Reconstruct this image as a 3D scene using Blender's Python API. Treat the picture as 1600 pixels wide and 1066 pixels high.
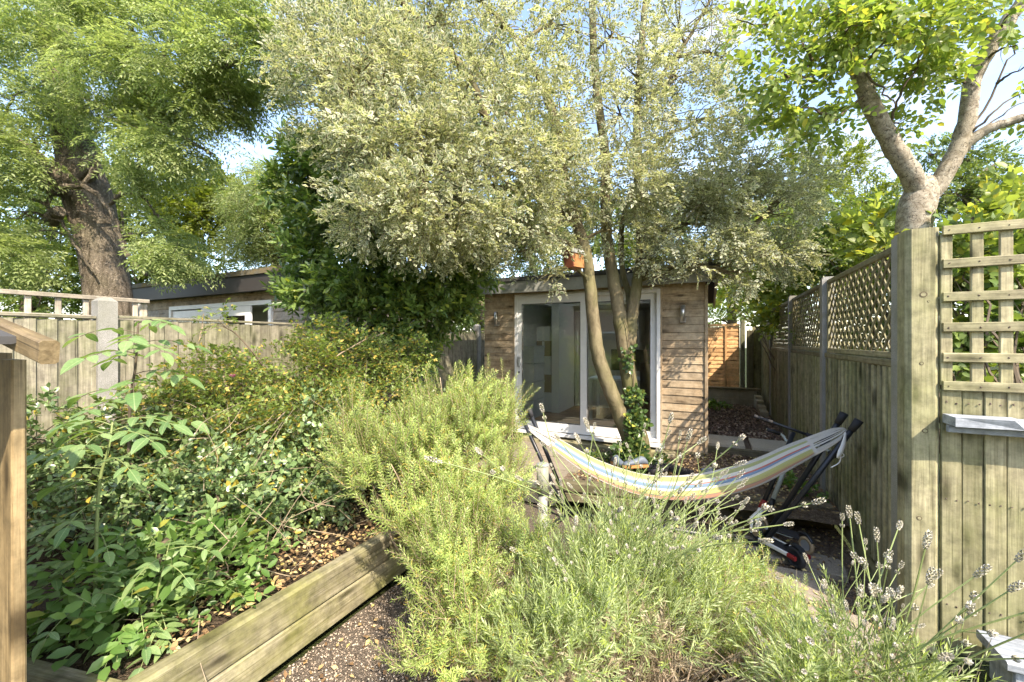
import bpy, math, random
import numpy as np
from mathutils import Vector, Matrix
R = math.radians
random.seed(7); rng = np.random.default_rng(7)
SC = bpy.context.scene
for o in list(bpy.data.objects): bpy.data.objects.remove(o)
COL = SC.collection

# ------------------------------------------------------------------ camera, sky, sun, exposure
CAMZ = 1.75; YAW = R(26.2); SA, CA = math.sin(YAW), math.cos(YAW); FPX = 630.0
cam = bpy.data.objects.new('camera', bpy.data.cameras.new('camera')); COL.objects.link(cam)
cam.location = (0, 0, CAMZ); cam.rotation_euler = (R(90), 0, YAW)
cam.data.sensor_width = 36; cam.data.lens = 36 * FPX / 1600
cam.data.clip_start = .05; cam.data.clip_end = 500
SC.camera = cam
SUN_DIR = Vector((.66, -.46, .80)).normalized()
elev = math.asin(SUN_DIR.z); azim = math.atan2(SUN_DIR.x, SUN_DIR.y)
w = bpy.data.worlds.new('World'); SC.world = w; w.use_nodes = True
wn, wl = w.node_tree.nodes, w.node_tree.links; wn.clear()
sky = wn.new('ShaderNodeTexSky'); sky.sky_type = 'NISHITA'; sky.sun_disc = False
sky.sun_elevation = elev; sky.sun_rotation = azim; sky.dust_density = 1.0; sky.ozone_density = 2.0
tc = wn.new('ShaderNodeTexCoord'); mp = wn.new('ShaderNodeMapping'); mp.inputs['Scale'].default_value = (1, 1, 2.2)
nz = wn.new('ShaderNodeTexNoise'); nz.inputs['Scale'].default_value = 2.3; nz.inputs['Detail'].default_value = 8; nz.inputs['Roughness'].default_value = .55
rp = wn.new('ShaderNodeValToRGB'); rp.color_ramp.elements[0].position = .53; rp.color_ramp.elements[1].position = .76
mx = wn.new('ShaderNodeMixRGB'); mx.inputs[2].default_value = (2.5, 2.6, 2.8, 1)
bg = wn.new('ShaderNodeBackground'); bg.inputs['Strength'].default_value = .125
wo = wn.new('ShaderNodeOutputWorld')
wl.new(tc.outputs['Generated'], mp.inputs[0]); wl.new(mp.outputs[0], nz.inputs['Vector']); wl.new(nz.outputs[0], rp.inputs[0])
wl.new(rp.outputs[0], mx.inputs[0]); wl.new(sky.outputs[0], mx.inputs[1]); wl.new(mx.outputs[0], bg.inputs[0]); wl.new(bg.outputs[0], wo.inputs[0])
sl = bpy.data.lights.new('sun', 'SUN'); sl.energy = 2.1; sl.angle = R(.55); sl.color = (1, .93, .82)
so = bpy.data.objects.new('sun', sl); COL.objects.link(so); so.location = (6, -3, 9)
so.rotation_euler = SUN_DIR.to_track_quat('Z', 'Y').to_euler()
SC.view_settings.view_transform = 'Standard'; SC.view_settings.look = 'None'
SC.view_settings.exposure = 2.3; SC.view_settings.gamma = 1
SC.view_settings.use_white_balance = True; SC.view_settings.white_balance_temperature = 7200; SC.view_settings.white_balance_tint = 14
SC.cycles.max_bounces = 8; SC.cycles.diffuse_bounces = 4; SC.cycles.transparent_max_bounces = 12
SC.cycles.glossy_bounces = 3; SC.cycles.transmission_bounces = 6; SC.cycles.caustics_reflective = False; SC.cycles.caustics_refractive = False

# ------------------------------------------------------------------ helpers
def P(px, py, d):
    xc = (px - 800) / FPX
    return np.array([(-SA + xc * CA) * d, (CA + xc * SA) * d, CAMZ + (533 - py) / FPX * d])
WM = {}
def setp(o, parent, M=None):
    M = M or Matrix.Identity(4); WM[o.name] = M
    if parent is not None:
        o.parent = parent; o.matrix_basis = WM[parent.name].inverted() @ M
    else: o.matrix_basis = M
    return o
def tag(o, label=None, cat=None, group=None, kind=None):
    if label: o['label'] = label
    if cat: o['category'] = cat
    if group: o['group'] = group
    if kind: o['kind'] = kind
    return o
def thing(name, loc, label, cat, group=None, rz=0):
    o = bpy.data.objects.new(name, None); COL.objects.link(o); o.empty_display_size = .1
    setp(o, None, Matrix.Translation(Vector(loc)) @ Matrix.Rotation(rz, 4, 'Z'))
    return tag(o, label, cat, group)
def add(name, me, parent=None, M=None, mat=None):
    if mat is not None and not me.materials: me.materials.append(mat)
    o = bpy.data.objects.new(name, me); COL.objects.link(o)
    return setp(o, parent, M)
def copy_tree(o, loc, rz=0, parent=None):
    c = o.copy(); COL.objects.link(c)
    if parent is None: c.matrix_basis = Matrix.Translation(Vector(loc)) @ Matrix.Rotation(rz, 4, 'Z')
    else: c.parent = parent; c.matrix_basis = o.matrix_basis.copy()
    for ch in o.children: copy_tree(ch, None, 0, c)
    return c
class MB:
    def __init__(s): s.v = []; s.f = []
    def addv(s, vs, fs):
        b = len(s.v); s.v += [tuple(map(float, p)) for p in vs]; s.f += [tuple(i + b for i in f) for f in fs]; return s
    def box(s, c, size, M=None):
        x, y, z = [q / 2 for q in size]
        vs = [Vector((sx * x, sy * y, sz * z)) for sz in (-1, 1) for sx, sy in ((-1, -1), (1, -1), (1, 1), (-1, 1))]
        if M is not None: vs = [M @ p for p in vs]
        vs = [p + Vector(c) for p in vs]
        return s.addv(vs, [(3, 2, 1, 0), (4, 5, 6, 7), (0, 1, 5, 4), (1, 2, 6, 5), (2, 3, 7, 6), (3, 0, 4, 7)])
    def bx(s, x0, x1, y0, y1, z0, z1): return s.box(((x0 + x1) / 2, (y0 + y1) / 2, (z0 + z1) / 2), (x1 - x0, y1 - y0, z1 - z0))
    def tube(s, pts, rad, n=8, caps=True, flat=1.0):
        pts = [Vector(p) for p in pts]
        if not hasattr(rad, '__len__'): rad = [rad] * len(pts)
        vs = []; fs = []; prev = None
        for i, p in enumerate(pts):
            t = (pts[min(i + 1, len(pts) - 1)] - pts[max(i - 1, 0)]).normalized()
            if prev is None: a = t.orthogonal().normalized()
            else:
                a = prev - t * prev.dot(t)
                a = a.normalized() if a.length > 1e-6 else t.orthogonal().normalized()
            prev = a; b = t.cross(a)
            for k in range(n):
                an = 2 * math.pi * k / n
                vs.append(p + (a * math.cos(an) + b * math.sin(an) * flat) * rad[i])
        for i in range(len(pts) - 1):
            for k in range(n):
                fs.append((i * n + k, i * n + (k + 1) % n, (i + 1) * n + (k + 1) % n, (i + 1) * n + k))
        if caps and n > 3: fs += [tuple(range(n - 1, -1, -1)), tuple((len(pts) - 1) * n + k for k in range(n))]
        return s.addv(vs, fs)
    def mesh(s, name, smooth=False):
        me = bpy.data.meshes.new(name); me.from_pydata(s.v, [], s.f); me.validate(clean_customdata=False)
        if smooth: me.polygons.foreach_set('use_smooth', [True] * len(me.polygons))
        me.update(); return me
    def build(s, name, mat, parent=None, smooth=False, **kw):
        o = add(name, s.mesh(name, smooth), parent, None, mat)
        if kw: tag(o, **kw)
        return o
def catmull(pts, n=6):
    pts = [np.array(p, float) for p in pts]; q = [2 * pts[0] - pts[1]] + pts + [2 * pts[-1] - pts[-2]]; out = []
    for i in range(1, len(q) - 2):
        for k in range(n):
            t = k / n; a, b, c, d = q[i - 1:i + 3]
            out.append(.5 * ((2 * b) + (c - a) * t + (2 * a - 5 * b + 4 * c - d) * t * t + (3 * b - a - 3 * c + d) * t ** 3))
    out.append(pts[-1]); return out
BCACHE = {}
def board_mesh(L, wd, t, mat, ch=None):
    key = (round(L, 3), round(wd, 3), round(t, 3), mat.name)
    if key in BCACHE: return BCACHE[key]
    c = ch or min(wd, t) * .16; x = L / 2; a, b = wd / 2, t / 2
    prof = [(-a, -b + c), (-a + c, -b), (a - c, -b), (a, -b + c), (a, b - c), (a - c, b), (-a + c, b), (-a, b - c)]
    vs = [(sx * x, p[0], p[1]) for sx in (-1, 1) for p in prof]
    fs = [tuple((k, (k + 1) % 8, (k + 1) % 8 + 8, k + 8))[::-1] for k in range(8)] + [tuple(range(8)), tuple(range(15, 7, -1))]
    me = bpy.data.meshes.new('board'); me.from_pydata(vs, [], fs); me.materials.append(mat); me.update()
    BCACHE[key] = me; return me
def board(name, parent, a, b, wd, t, nrm, mat, tilt=0, **kw):
    a, b = Vector(a), Vector(b); x = (b - a); L = x.length; x.normalize()
    z = Vector(nrm); z = (z - x * z.dot(x)).normalized(); y = z.cross(x)
    M = Matrix((x, y, z)).transposed().to_4x4()
    M = Matrix.Translation((a + b) / 2) @ M @ Matrix.Rotation(tilt, 4, 'X')
    o = add(name, board_mesh(L, wd, t, mat), parent, M)
    if kw: tag(o, **kw)
    return o

# ------------------------------------------------------------------ materials
class NT:
    def __init__(s, name):
        s.m = bpy.data.materials.new(name); s.m.use_nodes = True; s.t = s.m.node_tree; s.t.nodes.clear()
        s.out = s.t.nodes.new('ShaderNodeOutputMaterial')
    def n(s, typ, ins=None, out=0, **props):
        nd = s.t.nodes.new(typ)
        for k, v in props.items(): setattr(nd, k, v)
        for k, v in (ins or {}).items():
            if isinstance(v, bpy.types.NodeSocket): s.t.links.new(v, nd.inputs[k])
            else: nd.inputs[k].default_value = v
        return nd.outputs[out]
    def ramp(s, fac, stops, interp='LINEAR'):
        nd = s.t.nodes.new('ShaderNodeValToRGB'); cr = nd.color_ramp; cr.interpolation = interp
        while len(cr.elements) < len(stops): cr.elements.new(.5)
        for e, (p, c) in zip(cr.elements, stops):
            e.position = p; e.color = (c, c, c, 1) if not hasattr(c, '__len__') else (*c, 1)
        s.t.links.new(fac, nd.inputs[0]); return nd.outputs[0]
    def mix(s, f, a, b, mode='MIX'):
        c = lambda q: (*q, 1) if hasattr(q, '__len__') else q
        return s.n('ShaderNodeMixRGB', {0: f, 1: c(a), 2: c(b)}, blend_type=mode)
    def math(s, op, a, b=0.0): return s.n('ShaderNodeMath', {0: a, 1: b}, operation=op)
    def noise(s, vec, scale, detail=3, rough=.55, dist=0): return s.n('ShaderNodeTexNoise', {'Vector': vec, 'Scale': scale, 'Detail': detail, 'Roughness': rough, 'Distortion': dist})
    def bump(s, h, strength=.3, dist=.01): return s.n('ShaderNodeBump', {'Height': h, 'Strength': strength, 'Distance': dist})
    def bsdf(s, col, rough=.6, spec=.3, bump=None, **kw):
        ins = {'Base Color': col if isinstance(col, bpy.types.NodeSocket) else (*col, 1), 'Roughness': rough, 'Specular IOR Level': spec, **kw}
        if bump is not None: ins['Normal'] = bump
        return s.n('ShaderNodeBsdfPrincipled', ins)
    def end(s, sh): s.t.links.new(sh, s.out.inputs[0]); return s.m
def hexc(h): 
    v = [int(h[i:i + 2], 16) / 255 for i in (0, 2, 4)]
    return tuple(((x + .055) / 1.055) ** 2.4 if x > .04 else x / 12.92 for x in v)

def wood(name, dark, light, algae=None, alg_amt=.5, rough=.75, alg_scale=1.6, knots=True, grey=None):
    t = NT(name); oi = t.n('ShaderNodeObjectInfo', out=5)
    tc = t.n('ShaderNodeTexCoord', out=3)
    off = t.n('ShaderNodeCombineXYZ', {0: t.math('MULTIPLY', oi, 37.), 1: t.math('MULTIPLY', oi, 91.), 2: t.math('MULTIPLY', oi, 53.)})
    v = t.n('ShaderNodeVectorMath', {0: tc, 1: off}, operation='ADD')
    v1 = t.n('ShaderNodeVectorMath', {0: v, 1: (2.4, 85, 85)}, operation='MULTIPLY')
    g = t.noise(v1, 1.0, 5, .7, .6)
    v2 = t.n('ShaderNodeVectorMath', {0: v, 1: (.9, 9, 9)}, operation='MULTIPLY')
    g2 = t.noise(v2, 1.0, 3, .6, 2.0)
    gg = t.math('MULTIPLY_ADD', g, .6); gg.node.inputs[2].default_value = 0; t.t.links.new(t.math('MULTIPLY', g2, .45), gg.node.inputs[2])
    col = t.ramp(gg, [(.36, dark), (.52, [(a + b) / 2 for a, b in zip(dark, light)]), (.66, light)])
    val = t.math('MULTIPLY_ADD', oi, .62); val.node.inputs[2].default_value = .68
    col = t.n('ShaderNodeHueSaturation', {'Color': col, 'Value': val})
    if knots:
        vk = t.n('ShaderNodeVectorMath', {0: v, 1: (1.7, 6.5, 7.5)}, operation='MULTIPLY')
        k = t.n('ShaderNodeTexVoronoi', {'Vector': vk, 'Scale': 1.0, 'Randomness': 1.0}, voronoi_dimensions='2D')
        kf = t.ramp(k, [(.05, .95), (.11, .5), (.19, 0)])
        col = t.mix(kf, col, [c * .35 for c in dark])
    v3 = t.n('ShaderNodeVectorMath', {0: v, 1: (1.1, 110, 110)}, operation='MULTIPLY'); ck = t.noise(v3, 1.0, 2, .5, .6)
    col = t.mix(1.0, col, t.ramp(ck, [(.27, .38), (.36, 1.0)]), 'MULTIPLY')
    pos = t.n('ShaderNodeNewGeometry')
    if grey:
        a = t.ramp(t.noise(pos, 2.7, 5, .65), [(.42, 0), (.62, .85)]); col = t.mix(a, col, grey)
    if algae:
        a = t.ramp(t.noise(pos, alg_scale, 6, .7), [(.38, 0), (.68, alg_amt)]); col = t.mix(a, col, algae)
    st = t.ramp(t.noise(pos, 14, 4, .7), [(.3, .55), (.62, 1.0)]); col = t.mix(1.0, col, st, 'MULTIPLY')
    return t.end(t.bsdf(col, rough, .25, t.bump(gg, .55, .006)))
def plain(name, col, rough=.5, metal=0, spec=.5, dirt=.15, scale=9, bump=0):
    t = NT(name); pos = t.n('ShaderNodeTexCoord', out=3)
    nz = t.noise(pos, scale, 5, .65)
    c = t.mix(t.ramp(nz, [(.4, 0), (.75, min(1, dirt * 2))]), col, [q * .45 + .02 for q in col])
    return t.end(t.bsdf(c, rough, spec, t.bump(nz, bump, .004) if bump else None, Metallic=metal))
def concrete(name, a, b, scale=30, algae=(.10, .11, .05), alg=.4):
    t = NT(name); tc = t.n('ShaderNodeNewGeometry')
    n1 = t.noise(tc, scale * 5, 4, .7); n2 = t.noise(tc, scale * .12, 5, .6)
    c = t.ramp(n1, [(.35, a), (.65, b)]); c = t.mix(t.ramp(n2, [(.4, 0), (.7, alg)]), c, algae)
    return t.end(t.bsdf(c, .9, .2, t.bump(n1, .7, .004)))
def leafmat(name, a, b, yellow=None, yfrac=.08, edge=None, e0=.45, e1=.75, rough=.42, trans=.35, tcol=None, spec=.45, vary=.5, back=None):
    t = NT(name); at = t.t.nodes.new('ShaderNodeAttribute'); at.attribute_name = 'vc'
    sep = t.t.nodes.new('ShaderNodeSeparateColor'); t.t.links.new(at.outputs['Color'], sep.inputs[0])
    r, g, bl = sep.outputs
    col = t.mix(g, a, b)
    if yellow:
        f = t.ramp(t.math('FRACT', t.math('MULTIPLY', g, 7.31)), [(1 - yfrac - .01, 0), (1 - yfrac, .9)]); col = t.mix(f, col, yellow)
    if edge:
        f = t.ramp(r, [(e0, 0), (e1, .92)]); col = t.mix(f, col, edge)
    val = t.math('MULTIPLY_ADD', bl, vary); val.node.inputs[2].default_value = 1 - vary / 2
    col = t.n('ShaderNodeHueSaturation', {'Color': col, 'Value': val})
    pr = t.bsdf(col, rough, spec)
    tr = t.n('ShaderNodeBsdfTranslucent', {'Color': t.mix(1.0, col, tcol or (1.5, 1.5, .7), 'MULTIPLY')})
    return t.end(t.n('ShaderNodeMixShader', {0: trans, 1: pr, 2: tr}))
def bark(name, dark, light, sx=22, sz=5, moss=(.10, .12, .03), mo=.35, b=.9, dist=.02, ck=(14, 14, 3), ckd=.35, ckw=.16):
    t = NT(name); tc = t.n('ShaderNodeTexCoord', out=3)
    v = t.n('ShaderNodeVectorMath', {0: tc, 1: (sx, sx, sz)}, operation='MULTIPLY')
    n1 = t.noise(v, 1, 7, .68, .8); n2 = t.noise(tc, 2.2, 4)
    c = t.ramp(n1, [(.36, dark), (.62, light)]); c = t.mix(t.ramp(n2, [(.42, 0), (.68, mo)]), c, moss)
    v2 = t.n('ShaderNodeVectorMath', {0: t.n('ShaderNodeVectorMath', {0: tc, 1: t.n('ShaderNodeTexNoise', {'Vector': tc, 'Scale': 9.0}, 1)}, operation='ADD'), 1: ck}, operation='MULTIPLY')
    ed = t.n('ShaderNodeTexVoronoi', {'Vector': v2, 'Scale': 1.0}, feature='DISTANCE_TO_EDGE')
    cr = t.ramp(ed, [(0, ckd), (ckw, 1.0)]); c = t.mix(1.0, c, cr, 'MULTIPLY')
    h = t.math('ADD', n1, t.math('MULTIPLY', cr, .8))
    return t.end(t.bsdf(c, .9, .15, t.bump(h, b, dist)))

M = {}
M['fence_green'] = wood('fence wood', (.20, .175, .10), (.48, .44, .28), algae=(.24, .26, .10), alg_amt=.6)
M['fence_dark'] = wood('weathered green fence', (.19, .175, .10), (.47, .43, .28), algae=(.22, .24, .09), alg_amt=.7)
M['fence_grey'] = wood('weathered grey fence', (.13, .115, .085), (.36, .33, .25), algae=(.16, .19, .06), alg_amt=.55)
M['trellis'] = wood('trellis wood', (.16, .14, .08), (.38, .34, .21), algae=(.15, .16, .06), alg_amt=.5, knots=False)
M['pale_trellis'] = wood('pale trellis wood', (.30, .26, .19), (.55, .50, .40), knots=False)
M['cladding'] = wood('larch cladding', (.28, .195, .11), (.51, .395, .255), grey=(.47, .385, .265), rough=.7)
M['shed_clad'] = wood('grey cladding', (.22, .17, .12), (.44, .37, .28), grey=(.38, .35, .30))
M['orange'] = wood('orange fence wood', (.62, .33, .14), (.88, .56, .28), rough=.6)
M['sleeper'] = wood('sleeper timber', (.16, .14, .075), (.44, .40, .27), algae=(.22, .22, .07), alg_amt=.75, alg_scale=3.2)
M['dark_sleeper'] = wood('dark sleeper timber', (.10, .08, .055), (.27, .23, .15), algae=(.13, .14, .06), alg_amt=.5, knots=False)
M['near_post'] = wood('sawn timber', (.17, .12, .055), (.42, .32, .17), rough=.65)
M['blue_grey'] = wood('grey painted timber', (.20, .23, .26), (.42, .46, .50), knots=False)
M['concrete'] = concrete('concrete post', (.19, .19, .175), (.40, .39, .36), 45)
M['stone'] = concrete('paving stone', (.18, .15, .12), (.35, .30, .24), 20, alg=.35)
M['pale_stone'] = concrete('pale stone', (.38, .34, .26), (.58, .53, .42), 20, alg=.15)
M['block'] = concrete('wall block', (.32, .28, .2), (.52, .47, .36), 20, alg=.5)
M['white_frame'] = plain('white upvc', (.74, .75, .73), .35, dirt=.10)
M['lead'] = plain('grey fascia', (.30, .31, .28), .6, dirt=.4, scale=5, bump=.3)
M['felt'] = plain('roof felt', (.06, .06, .057), .9, dirt=.5, bump=.8)
M['black_fascia'] = plain('black fascia board', (.045, .04, .038), .55, dirt=.4, scale=4)
M['mossy'] = concrete('mossy roof edge', (.09, .09, .075), (.18, .17, .14), 30, algae=(.22, .15, .04), alg=.9)
M['black'] = plain('black powder coat', (.014, .017, .022), .38, dirt=.3)
M['rubber'] = plain('black rubber', (.02, .02, .022), .75)
M['silver'] = plain('silver metal', (.55, .57, .56), .35, metal=.6)
M['greygreen'] = plain('grey green metal', (.38, .42, .38), .4, dirt=.2)
M['steel'] = plain('steel', (.55, .54, .50), .3, metal=.85)
M['red'] = plain('red plastic', (.22, .015, .015), .4)
M['tan'] = plain('tan wheel', (.42, .30, .17), .5)
M['white'] = plain('white fabric', (.72, .70, .66), .9, dirt=.1)
M['boxwhite'] = plain('storage box', (.72, .72, .66), .5, dirt=.1)
M['card'] = plain('cardboard', (.42, .33, .21), .8, dirt=.1)
M['wallpaint'] = plain('interior paint', (.82, .80, .72), .8, dirt=.05)
M['door_panel'] = plain('wardrobe door', (.50, .48, .40), .35, dirt=.1)
M['floorwood'] = wood('laminate floor', (.20, .11, .055), (.38, .24, .13), rough=.35)
M['screen'] = plain('dark screen', (.015, .02, .025), .2)
M['bird_red'] = plain('red painted wood', (.22, .06, .03), .6, dirt=.2)
M['bird_orange'] = plain('orange wood', (.36, .16, .05), .6, dirt=.2)
M['zinc'] = plain('zinc sheet', (.45, .47, .45), .4, metal=.5, dirt=.3)
M['shoe_grey'] = plain('grey blue rubber', (.12, .15, .19), .6)
M['shoe_orange'] = plain('orange trim', (.5, .24, .08), .6)
M['bark_ash'] = bark('ash bark', (.13, .105, .075), (.38, .32, .24), 16, 3.5, moss=(.13, .13, .06), mo=.3, b=.9, dist=.03, ck=(17, 17, 4.5), ckd=.5, ckw=.30)
M['bark_olive'] = bark('smooth olive bark', (.095, .078, .045), (.225, .19, .115), 9, 4, moss=(.12, .13, .04), mo=.6, b=.4, dist=.008, ck=(6, 6, 7), ckd=.7, ckw=.03)
M['bark_cherry'] = bark('cherry bark', (.20, .165, .12), (.46, .42, .34), 14, 15, moss=(.24, .21, .13), mo=.55, b=.7, dist=.010, ck=(7, 7, 5), ckd=.22, ckw=.045)
M['twig'] = plain('twig', (.12, .09, .055), .85, dirt=.4)
M['pale_twig'] = plain('pale dry twig', (.36, .29, .19), .85, dirt=.3)
M['wood_stem'] = plain('woody stem', (.36, .27, .18), .9, dirt=.5, scale=40, bump=.6)
M['green_stem'] = plain('green stem', (.22, .28, .10), .6, dirt=.1)
g = NT('window glass'); fr = g.n('ShaderNodeFresnel', {'IOR': 1.5}); frm = g.math('MULTIPLY_ADD', fr, 1.1); frm.node.inputs[2].default_value = .06
M['glass'] = g.end(g.n('ShaderNodeMixShader', {0: frm, 1: g.n('ShaderNodeBsdfTransparent', {0: (.95, .97, .94, 1)}), 2: g.n('ShaderNodeBsdfGlossy', {'Roughness': .012, 'Color': (.95, .97, .95, 1)})}))
g = NT('frosted plastic'); M['frost'] = g.end(g.n('ShaderNodeMixShader', {0: .45, 1: g.bsdf((.42, .42, .33), .4), 2: g.n('ShaderNodeBsdfTranslucent', {0: (.5, .5, .4, 1)})}))
def soil(name, cols, scale=25, fine=160):
    t = NT(name); p = t.n('ShaderNodeNewGeometry'); a = t.noise(p, scale, 6, .7); v = t.n('ShaderNodeTexVoronoi', {'Vector': p, 'Scale': fine * .6})
    c = t.ramp(a, [(.3, cols[0]), (.5, cols[1]), (.7, cols[2])]); c = t.mix(1.0, c, t.ramp(v, [(0, 1.15), (.5, .55)]), 'MULTIPLY')
    return t.end(t.bsdf(c, .95, .1, t.bump(t.math('ADD', a, v), .8, .02)))
M['soil'] = soil('soil', [(.06, .045, .03), (.12, .09, .06), (.20, .155, .105)])
M['bark_mulch'] = soil('bark mulch', [(.15, .11, .08), (.28, .21, .15), (.42, .33, .24)])
M['gravel'] = soil('gravel', [(.14, .11, .085), (.27, .225, .175), (.42, .36, .28)], 60, 260)
M['lawn'] = soil('rough ground', [(.035, .045, .015), (.06, .08, .025), (.10, .11, .04)])
# pebble / litter colours carried per piece in 'vc'
def piecemat(name, stops, rough=.8, trans=0):
    t = NT(name); at = t.t.nodes.new('ShaderNodeAttribute'); at.attribute_name = 'vc'
    sep = t.t.nodes.new('ShaderNodeSeparateColor'); t.t.links.new(at.outputs['Color'], sep.inputs[0])
    return t.end(t.bsdf(t.ramp(sep.outputs[1], stops), rough, .2))
M['litter'] = piecemat('dead leaves', [(0, (.10, .06, .03)), (.35, (.24, .15, .075)), (.6, (.40, .28, .13)), (.85, (.50, .40, .20)), (1, (.60, .50, .16))])
M['pebbles'] = piecemat('pebbles', [(0, (.15, .12, .09)), (.4, (.30, .24, .18)), (.8, (.44, .36, .27)), (1, (.56, .50, .40))])
M['mulch_chip'] = piecemat('bark chips', [(0, (.09, .055, .04)), (.5, (.22, .14, .10)), (.8, (.38, .27, .19)), (1, (.55, .45, .33))])
M['nail'] = plain('rusty nail', (.09, .06, .045), .7); M['knot'] = plain('dark knot', (.10, .075, .04), .8)
# leaves
M['l_pitto'] = leafmat('variegated leaf', (.11, .155, .072), (.205, .255, .125), (.42, .42, .11), .04, edge=(.67, .665, .49), e0=.46, e1=.82, trans=.42, tcol=(1.35, 1.35, .8), vary=.5)
M['l_ash'] = leafmat('ash leaf', (.19, .26, .09), (.38, .44, .19), None, trans=.5, tcol=(1.3, 1.35, .8), vary=.6)
M['l_ashback'] = leafmat('far leaf', (.09, .13, .02), (.24, .29, .05), None, trans=.45, vary=.7)
M['l_laurel'] = leafmat('glossy evergreen leaf', (.06, .12, .03), (.20, .29, .08), (.36, .42, .08), .08, rough=.28, trans=.4, spec=.6, vary=.6)
M['l_cherry'] = leafmat('cherry leaf', (.16, .25, .055), (.33, .40, .11), (.45, .42, .08), .05, trans=.5, vary=.4, tcol=(1.4, 1.4, .7))
M['l_bright'] = leafmat('bright yellow green leaf', (.19, .26, .06), (.36, .42, .13), (.5, .45, .06), .1, trans=.5, vary=.4)
M['l_hedge'] = leafmat('hedge leaf', (.08, .14, .03), (.21, .29, .07), (.30, .32, .06), .08, trans=.35, vary=.7)
M['l_far'] = leafmat('distant tree leaf', (.09, .14, .035), (.20, .26, .07), None, trans=.4, vary=.8)
M['l_euon'] = leafmat('bluish evergreen leaf', (.085, .155, .055), (.28, .38, .16), (.40, .32, .05), .06, rough=.3, trans=.2, spec=.6, vary=.6)
M['l_rose'] = leafmat('yellowing rose leaf', (.11, .18, .04), (.25, .32, .08), (.56, .42, .10), .14, trans=.4, vary=.5)
M['l_bramble'] = leafmat('fresh green leaf', (.09, .19, .04), (.22, .35, .10), (.4, .4, .08), .04, trans=.4, vary=.5)
M['l_rosem'] = leafmat('rosemary needle', (.23, .33, .08), (.44, .52, .18), (.55, .42, .10), .05, trans=.3, vary=.5)
M['l_lav'] = leafmat('lavender leaf', (.24, .32, .13), (.48, .55, .29), (.38, .48, .10), .2, trans=.3, vary=.5)
M['l_dry'] = leafmat('dry lavender leaf', (.28, .23, .15), (.54, .47, .33), None, trans=.2, vary=.5)
M['l_ivy'] = leafmat('ivy leaf', (.03, .07, .02), (.10, .16, .04), (.35, .36, .07), .08, rough=.3, trans=.2, vary=.5)
M['flower'] = piecemat('dry lavender flower', [(0, (.26, .25, .16)), (.6, (.46, .44, .34)), (1, (.60, .56, .56))])

# ------------------------------------------------------------------ foliage engine
def leafgeo(kind):
    if kind == 'k': v = [(0, 0, 0), (.42, .5, .12), (1, 0, -.05), (.42, -.5, .12)]; t = [(0, 2, 1), (0, 3, 2)]; e = [.5, .9, 1, .9]
    elif kind == 'd': v = [(0, 0, 0), (.45, .5, .12), (1, 0, -.1), (.45, -.5, .12), (.48, 0, .0)]; t = [(0, 4, 1), (1, 4, 2), (0, 3, 4), (3, 2, 4)]; e = [.7, 1, 1, 1, 0]
    elif kind == 'o': v = [(0, 0, 0), (.22, .4, .1), (.62, .46, .08), (1, 0, -.16), (.62, -.46, .08), (.22, -.4, .1), (.45, 0, -.02)]; t = [(0, 6, 1), (1, 6, 2), (2, 6, 3), (3, 6, 4), (4, 6, 5), (5, 6, 0)]; e = [.8, 1, 1, 1, 1, 1, 0]
    elif kind == 'n': v = [(0, .0, 0), (.5, .5, .0), (1, 0, .0), (.5, -.5, 0)]; t = [(0, 2, 1), (0, 3, 2)]; e = [.5] * 4
    return np.array(v, float), np.array(t, int), np.array(e, float)
def nrm(a): return a / np.maximum(np.linalg.norm(a, axis=-1, keepdims=True), 1e-9)
def frames(d, up):
    x = nrm(d); z = up - x * np.sum(up * x, -1, keepdims=True); z = nrm(z); y = np.cross(z, x)
    return np.stack([x, y, z], -1)
def template(kind, pos, dirs, ups, L, W, twigs=(), tr=.0015):
    v, t, e = leafgeo(kind); n = len(pos); L = np.broadcast_to(L, n); W = np.broadcast_to(W, n)
    F = frames(np.array(dirs, float), np.array(ups, float))
    lv = v[None] * np.stack([L, W, W], -1)[:, None, :]
    V = np.einsum('nij,nkj->nki', F, lv) + np.array(pos)[:, None, :]
    m = len(v); V = V.reshape(-1, 3); T = (t[None] + (np.arange(n) * m)[:, None, None]).reshape(-1, 3)
    E = np.tile(e, n); ID = np.repeat(np.arange(n), m); MI = np.zeros(len(T), int)
    for (a, b) in twigs:
        a, b = np.array(a, float), np.array(b, float); x = nrm(b - a); u = nrm(np.cross(x, [.3, .2, 1.])); wv = np.cross(x, u); k = len(V)
        ring = [u, -.5 * u + .87 * wv, -.5 * u - .87 * wv]
        V = np.vstack([V] + [[a + q * tr for q in ring], [b + q * tr * .6 for q in ring]])
        T = np.vstack([T, [(k, k + 1, k + 4), (k, k + 4, k + 3), (k + 1, k + 2, k + 5), (k + 1, k + 5, k + 4), (k + 2, k, k + 3), (k + 2, k + 3, k + 5)]])
        E = np.concatenate([E, np.zeros(6)]); ID = np.concatenate([ID, np.full(6, n)]); MI = np.concatenate([MI, np.ones(6, int)])
    return V, T, E, ID, MI
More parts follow.
